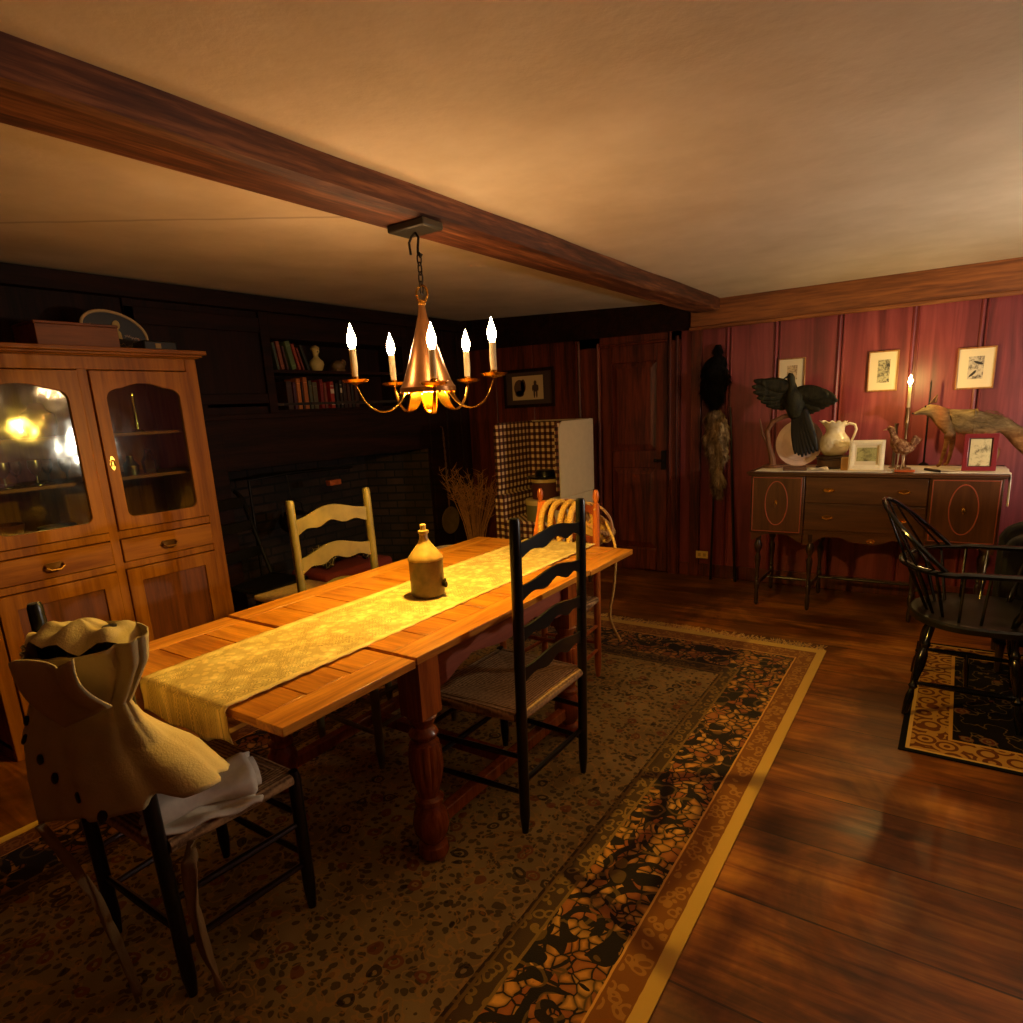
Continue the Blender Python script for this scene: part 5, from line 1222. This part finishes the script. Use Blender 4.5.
# skimmer pan with twisted handle, dried plants, pale tub
sk = thing('long_handled_pan', 'round brass pan with long twisted handle hanging right of the fireplace', 'pan', (XL+.06, 4.86, .45))
MB().lathe([(0, -.012), (.07, -.01), (.125, .004), (.135, .014), (.13, .016), (.07, 0), (0, -.002)], seg=36, M=Euler((0, PI/2, 0)).to_matrix().to_4x4()).build('bowl', plain('dull_brass_pan', srgb(150, 124, 76), .35, .6, var=.15), sk)
mb = MB()
for ph in (0, PI):
    mb.tube([(.004+.006*math.cos(ph+t*38), .004-.012*t+.006*math.sin(ph+t*38), .10+.75*t) for t in [i/90 for i in range(91)]], .005, 6)
mb.tube([(.004, -.008, .85), (-.0, -.01, .90), (-.02, -.01, .91), (-.045, -.01, .90)], .005, 8); mb.build('handle', plain('twisted_handle', srgb(96, 60, 38), .5), sk)
M['dried'] = plain('dried_stems', srgb(190, 130, 74), .9, var=.25, scale=40)
db = thing('dried_branches', 'bundle of dried brown twigs standing in the corner left of the wing chair', 'dried plant', (-3.84, 5.0, 0))
random.seed(5); mb = MB(); mt = MB()
for k in range(70):
    a = random.uniform(-1, 1); b = random.uniform(-1, 1); h = random.uniform(.7, 1.0)
    pts = [(0+.03*a, .03*b, .02), (.10*a, .10*b, h*.45), (.22*a+.02, .19*b-.02, h*.8), (.30*a, .24*b-.03, h+random.uniform(-.12, .0))]
    pts = [(max(-.23, p[0]), min(.3, p[1]), p[2]) for p in pts]
    mb.tube(pts, [.004, .003, .002, .001], 5)
    for q in range(9):
        t = random.uniform(.45, 1)*3; i = min(int(t), 2); p = Vector(pts[i]).lerp(Vector(pts[i+1]), t-i); d = Vector((random.uniform(-1, 1), random.uniform(-1, 1), random.uniform(.2, 1)))*.07
        e = p+d; e.x = max(-.24, e.x); e.y = min(.32, e.y); mt.tube([tuple(p), tuple((p+e)/2), tuple(e)], [.0022, .002, .0008], 4)
mb.build('stem', M['dried'], db); tag(mt.build('twigs', M['dried'], db, smooth=0), kind='stuff')
MB().lathe([(.07, 0), (.1, .02), (.11, .16), (.09, .2), (.082, .2), (.1, .16), (.09, .03), (0, .02)], seg=28).build('crock', plain('dark_crock', srgb(60, 40, 28), .4), db)
tag(MB().lathe([(0, 0), (.12, 0), (.155, .3), (.16, .33), (.15, .33), (.14, .3), (.11, .02), (0, .02)], seg=36).build('pale_tub', plain('pale_tub_wood', srgb(196, 168, 120), .6, var=.1), loc=(-3.52, 4.2, .012)), 'pale round tub beyond the far corner of the table near the hearth', 'tub')

# ---------------------------------------------------------------- rope and basket on the end chair
M['rope'] = plain('yellow_rope', srgb(206, 164, 84), .85, var=.2, scale=90, bump=.5)
def rope(pts, r=.013, n=None, tw=60):
    P = [Vector(p) for p in pts]; out = []; L = 0
    N = n or 24*(len(P)-1)
    for i in range(N+1):
        t = i/N*(len(P)-1); k = min(int(t), len(P)-2); f = t-k
        p0 = P[max(k-1, 0)]; p1 = P[k]; p2 = P[k+1]; p3 = P[min(k+2, len(P)-1)]
        q = .5*((2*p1)+(p2-p0)*f+(2*p0-5*p1+4*p2-p3)*f*f+(3*p1-p0-3*p2+p3)*f**3); out.append(q)
    mb = MB()
    for ph in (0, 2*PI/3, 4*PI/3):
        pts2 = []; s_ = 0
        for i, q in enumerate(out):
            if i: s_ += (q-out[i-1]).length
            d = (out[min(i+1, N)]-out[max(i-1, 0)]).normalized(); u = d.cross(Vector((0, .3, 1))).normalized(); w2 = d.cross(u); a = ph+s_*tw*2
            pts2.append(tuple(q+(u*math.cos(a)+w2*math.sin(a))*r*.5))
        mb.tube(pts2, r*.62, 6)
    return mb
rc = thing('rope_coil', 'thick yellow rope looped over the back of the orange maple chair', 'rope', (-1.69, 3.04, .8))
def rl(pts, **kw): return wpart(rope(pts, **kw), 'loop', M['rope'], rc, smooth=60)
for k, x in enumerate((-1.82, -1.76, -1.70, -1.64)):
    rl([(x-.02, 2.985, .62), (x-.012, 2.975, .80), (x, 2.985, .93+.012*(k % 2)), (x+.02, 3.05, .985), (x+.05, 3.12, .93), (x+.07, 3.125, .80), (x+.085, 3.12, .64)], r=.016)
wpart(MB().grid(lambda u, v: (-1.88+.05*u+.01*math.sin(v*8), 2.975+.16*v+.004*math.sin(u*9), .90+.085*math.sin(PI*v)-.10*(abs(2*v-1)**3)), 6, 20), 'orange_cloth_wrap', plain('orange_cloth', srgb(206, 112, 36), .85, var=.1), rc, solid=.006, smooth=80)
tag(rope([(-1.62, 3.13, .86), (-1.54, 3.13, .90), (-1.46, 3.09, .82), (-1.42, 3.06, .72), (-1.415, 3.02, .55), (-1.43, 3.0, .38), (-1.36, 2.98, .26)], r=.007).build('rope_end', M['rope'], smooth=60), 'single thin rope end hanging down past the table corner to the rug', 'rope')
bs = thing('wicker_basket', 'open wicker basket with hoop handle hanging behind the orange chair', 'basket', (-1.655, 3.20, .80))
bs.rotation_euler = (0, math.radians(32), 0)
mb = MB()
def bas(u, v):
    a = PI*u*2; r = lerp(.05, .13, v**.6); return (r*math.cos(a)*1.0, r*math.sin(a)*.7, -.10+.17*v+.004*math.sin(a*26+v*60))
mb.grid(bas, 90, 26, closed_u=True); mb.build('weave', plain('golden_wicker', srgb(206, 158, 84), .7, var=.25, scale=70, bump=.6), bs, solid=.006, smooth=40)
mb = rope([(.13*math.cos(2*PI*i/16), .09*math.sin(2*PI*i/16), .072) for i in range(17)], r=.013); mb.build('rim', plain('wicker_rim', srgb(190, 140, 76), .7, var=.2), bs)
mb = MB().tube([(.12*math.cos(PI*i/20), .0, .07+.09*math.sin(PI*i/20)) for i in range(21)], .008, 8)
mb.build('hoop_handle', plain('willow_handle', srgb(200, 150, 100), .6), bs)
mb = rope([(.11+.028*math.cos(t), -.02, .05+.03*math.sin(t)) for t in [2*PI*i/10 for i in range(11)]], r=.011); mb.build('side_grip', M['rope'], bs)
tag(MB().tube([(-1.60, 3.17, .93), (-1.55, 3.12, .965), (-1.525, 3.075, .965), (-1.525, 3.025, .955)], .005, 6).build('basket_loop', M['rope']), 'thin cord tying the wicker basket handle to the chair post', 'cord')

# ---------------------------------------------------------------- windsor chair
M['gloss'] = plain('glossy_black_paint', srgb(12, 12, 11), .13, var=.1)
wd = thing('windsor_chair', 'glossy black windsor armchair on the small rug at the right', 'chair', (.165, 3.575, .005), math.radians(-1))
def wp(mb, n_, m_=None, **kw): return mb.build(n_, m_ or M['gloss'], wd, **kw)
def seat_out(a):
    r = .27; x = r*math.cos(a)*.95; y = r*math.sin(a)*1.08
    if x > 0: x = .245*(1-(1-min(1, abs(math.cos(a))*1.25))**2)
    return x-.0, y
n = 48; prof = [(1.0, .430), (1.0, .452), (.97, .462), (.9, .464), (.6, .450), (.25, .446), (0, .448)]
mb = MB(); v = [(seat_out(2*PI*i/n)[0]*.93, seat_out(2*PI*i/n)[1]*.93, .424) for i in range(n)]
for k, z in prof[:-1]: v += [(seat_out(2*PI*i/n)[0]*k, seat_out(2*PI*i/n)[1]*k, z) for i in range(n)]
v.append((0, 0, .448)); F = [tuple(range(n))[::-1]]
for L_ in range(len(prof)-1): F += [(L_*n+i, L_*n+(i+1) % n, (L_+1)*n+(i+1) % n, (L_+1)*n+i) for i in range(n)]
F += [((len(prof)-1)*n+i, (len(prof)-1)*n+(i+1) % n, len(v)-1) for i in range(n)]
mb._add(v, F); plab(wp(mb, 'seat', plain('worn_green_seat', srgb(24, 22, 13), .3, var=.2)), 'dark green worn seat')
for sx, sy in ((-1, -1), (-1, 1), (1, -1), (1, 1)):
    t_ = (sx*.15, sy*.16, .43); b_ = (sx*.215-.01, sy*.285 if sx < 0 else sy*.27, 0)
    wp(MB().turned(b_, t_, [(.011, 0), (.017, .12), (.018, .2), (.011, .28), (.021, .31), (.013, .34), (.015, .4), (.023, .55), (.022, .65), (.012, .72), (.020, .76), (.013, .8), (.016, 1)], 14), 'leg')
for sy in (-1, 1): wp(MB().turned((-.20, sy*.245, .15), (.195, sy*.235, .15), [(.008, 0), (.016, .5), (.008, 1)], 10), 'stretcher')
wp(MB().turned((0, -.235, .15), (0, .235, .15), [(.008, 0), (.014, .5), (.008, 1)], 10), 'stretcher')
def arm_pt(t):      # -1..1 round the U
    a = t*PI/2
    if abs(t) > .62: k = (abs(t)-.62)/.38; return (lerp(-.07, .27, k), math.copysign(.315-.012*k, t), .70+.008*k)
    a = t/.62*PI/2; return (-.07-.225*math.cos(a), .315*math.sin(a), .695)
wp(MB().tube([arm_pt(-1+2*i/60) for i in range(61)], [.013]*61, 10, flat=1.9, up=(0, 0, 1)), 'arm_rail')
def bow_pt(t):
    a = t*PI/2; s_ = math.sin(a); c = math.cos(a); return (-.115-.285*c**.85, .30*s_*(1 if abs(t) > .5 else 1), .70+.27*c**.85)
wp(MB().tube([bow_pt(-1+2*i/40) for i in range(41)], .0105, 10), 'bow')
for k in range(7):
    t = (k-3)/3.6; A = Vector(arm_pt(t*.56)); S = Vector((-.19*math.cos(t*1.1), .185*math.sin(t*1.1), .455)); B = Vector(bow_pt(t*.62))
    wp(MB().tube([tuple(S), tuple(S.lerp(A, .5)), tuple(A), tuple(A.lerp(B, .5)), tuple(B)], [.006, .009, .006, .0055, .0045], 8), 'spindle')
for s_ in (-1, 1):
    for k, x in enumerate((-.06, .03)): wp(MB().tube([(x*.9, s_*.225, .455), (x+.01, s_*.312, .70)], [.006, .006], 8), 'spindle')
    wp(MB().turned((.14, s_*.215, .455), (.20, s_*.31, .70), [(.01, 0), (.017, .2), (.010, .35), (.019, .55), (.010, .8), (.012, 1)], 12), 'arm_post')

# dark armchair at the right edge, and the lamp on an added chest that shades the floor
ac = thing('dark_armchair', 'dark upholstered armchair cut off by the right edge behind the windsor chair', 'armchair', (.55, 4.22, 0))
dk_ = plain('dark_upholstery', srgb(19, 13, 9), .8, var=.2)
mb = MB().prism([(-.27, .16), (-.27, .66), (-.24, .72), (-.16, .76), (-.04, .86), (.06, .93), (.12, .93), (.12, .16)], -.20, -.10, 'y'); mb.build('arm', dk_, ac, bevel=.02)
mb = MB().prism([(-.27, .16), (-.27, .66), (-.24, .72), (-.16, .76), (-.04, .86), (.06, .93), (.12, .93), (.12, .16)], .14, .24, 'y'); mb.build('arm', dk_, ac, bevel=.02)
MB().box(-.25, .12, -.10, .14, .16, .46).build('seat', dk_, ac, bevel=.02)
MB().box(.12, .22, -.20, .24, .16, 1.02).build('backrest', dk_, ac, bevel=.02)
for x in (-.23, .18):
    for y in (-.16, .20): MB().turned((x, y, 0), (x, y, .17), [(.015, 0), (.022, 1)], 10).build('leg', M['sbleg'], ac)
st_ = thing('added_shading_chest', 'added tall dark chest out of view, blocking lamp light from the floor', 'chest', (1.2, 3.45, 0))
MB().box(-.38, .40, -.42, .38, .08, 1.165).build('carcass', M['redwood'], st_, bevel=.004)
MB().box(-.41, .43, -.45, .41, 1.165, 1.19).build('top', M['redwood'], st_, bevel=.004)
for k in range(4):
    d = MB().box(-.395, -.38, -.39, .35, .11+.245*k, .335+.245*k).build('drawer', M['redwood'], st_, bevel=.004)
    mb = MB().ball((-.41, -.18, .225+.245*k), .014, 10, 6).ball((-.41, .14, .225+.245*k), .014, 10, 6); mb.build('knob', M['brass'], d)
MB().box(-.36, .38, -.40, .36, 0, .08).build('plinth', M['redwood'], st_)
lm = thing('table_lamp', 'low lamp with a bare pale bulb on the added chest outside the photo', 'lamp', (1.26, 3.46, 1.191))
MB().lathe([(0, 0), (.07, 0), (.07, .012), (.03, .03), (.045, .05), (.03, .075), (.015, .09), (.015, .10), (0, .10)], seg=32).build('base', M['brass'], lm)
MB().lathe([(0, 0), (.015, .005), (.032, .045), (.036, .07), (.028, .10), (0, .115)], (0, 0, .10), 20).build('bulb', emit('lamp_bulb', (1, .87, .70, 1), LAMP), lm)
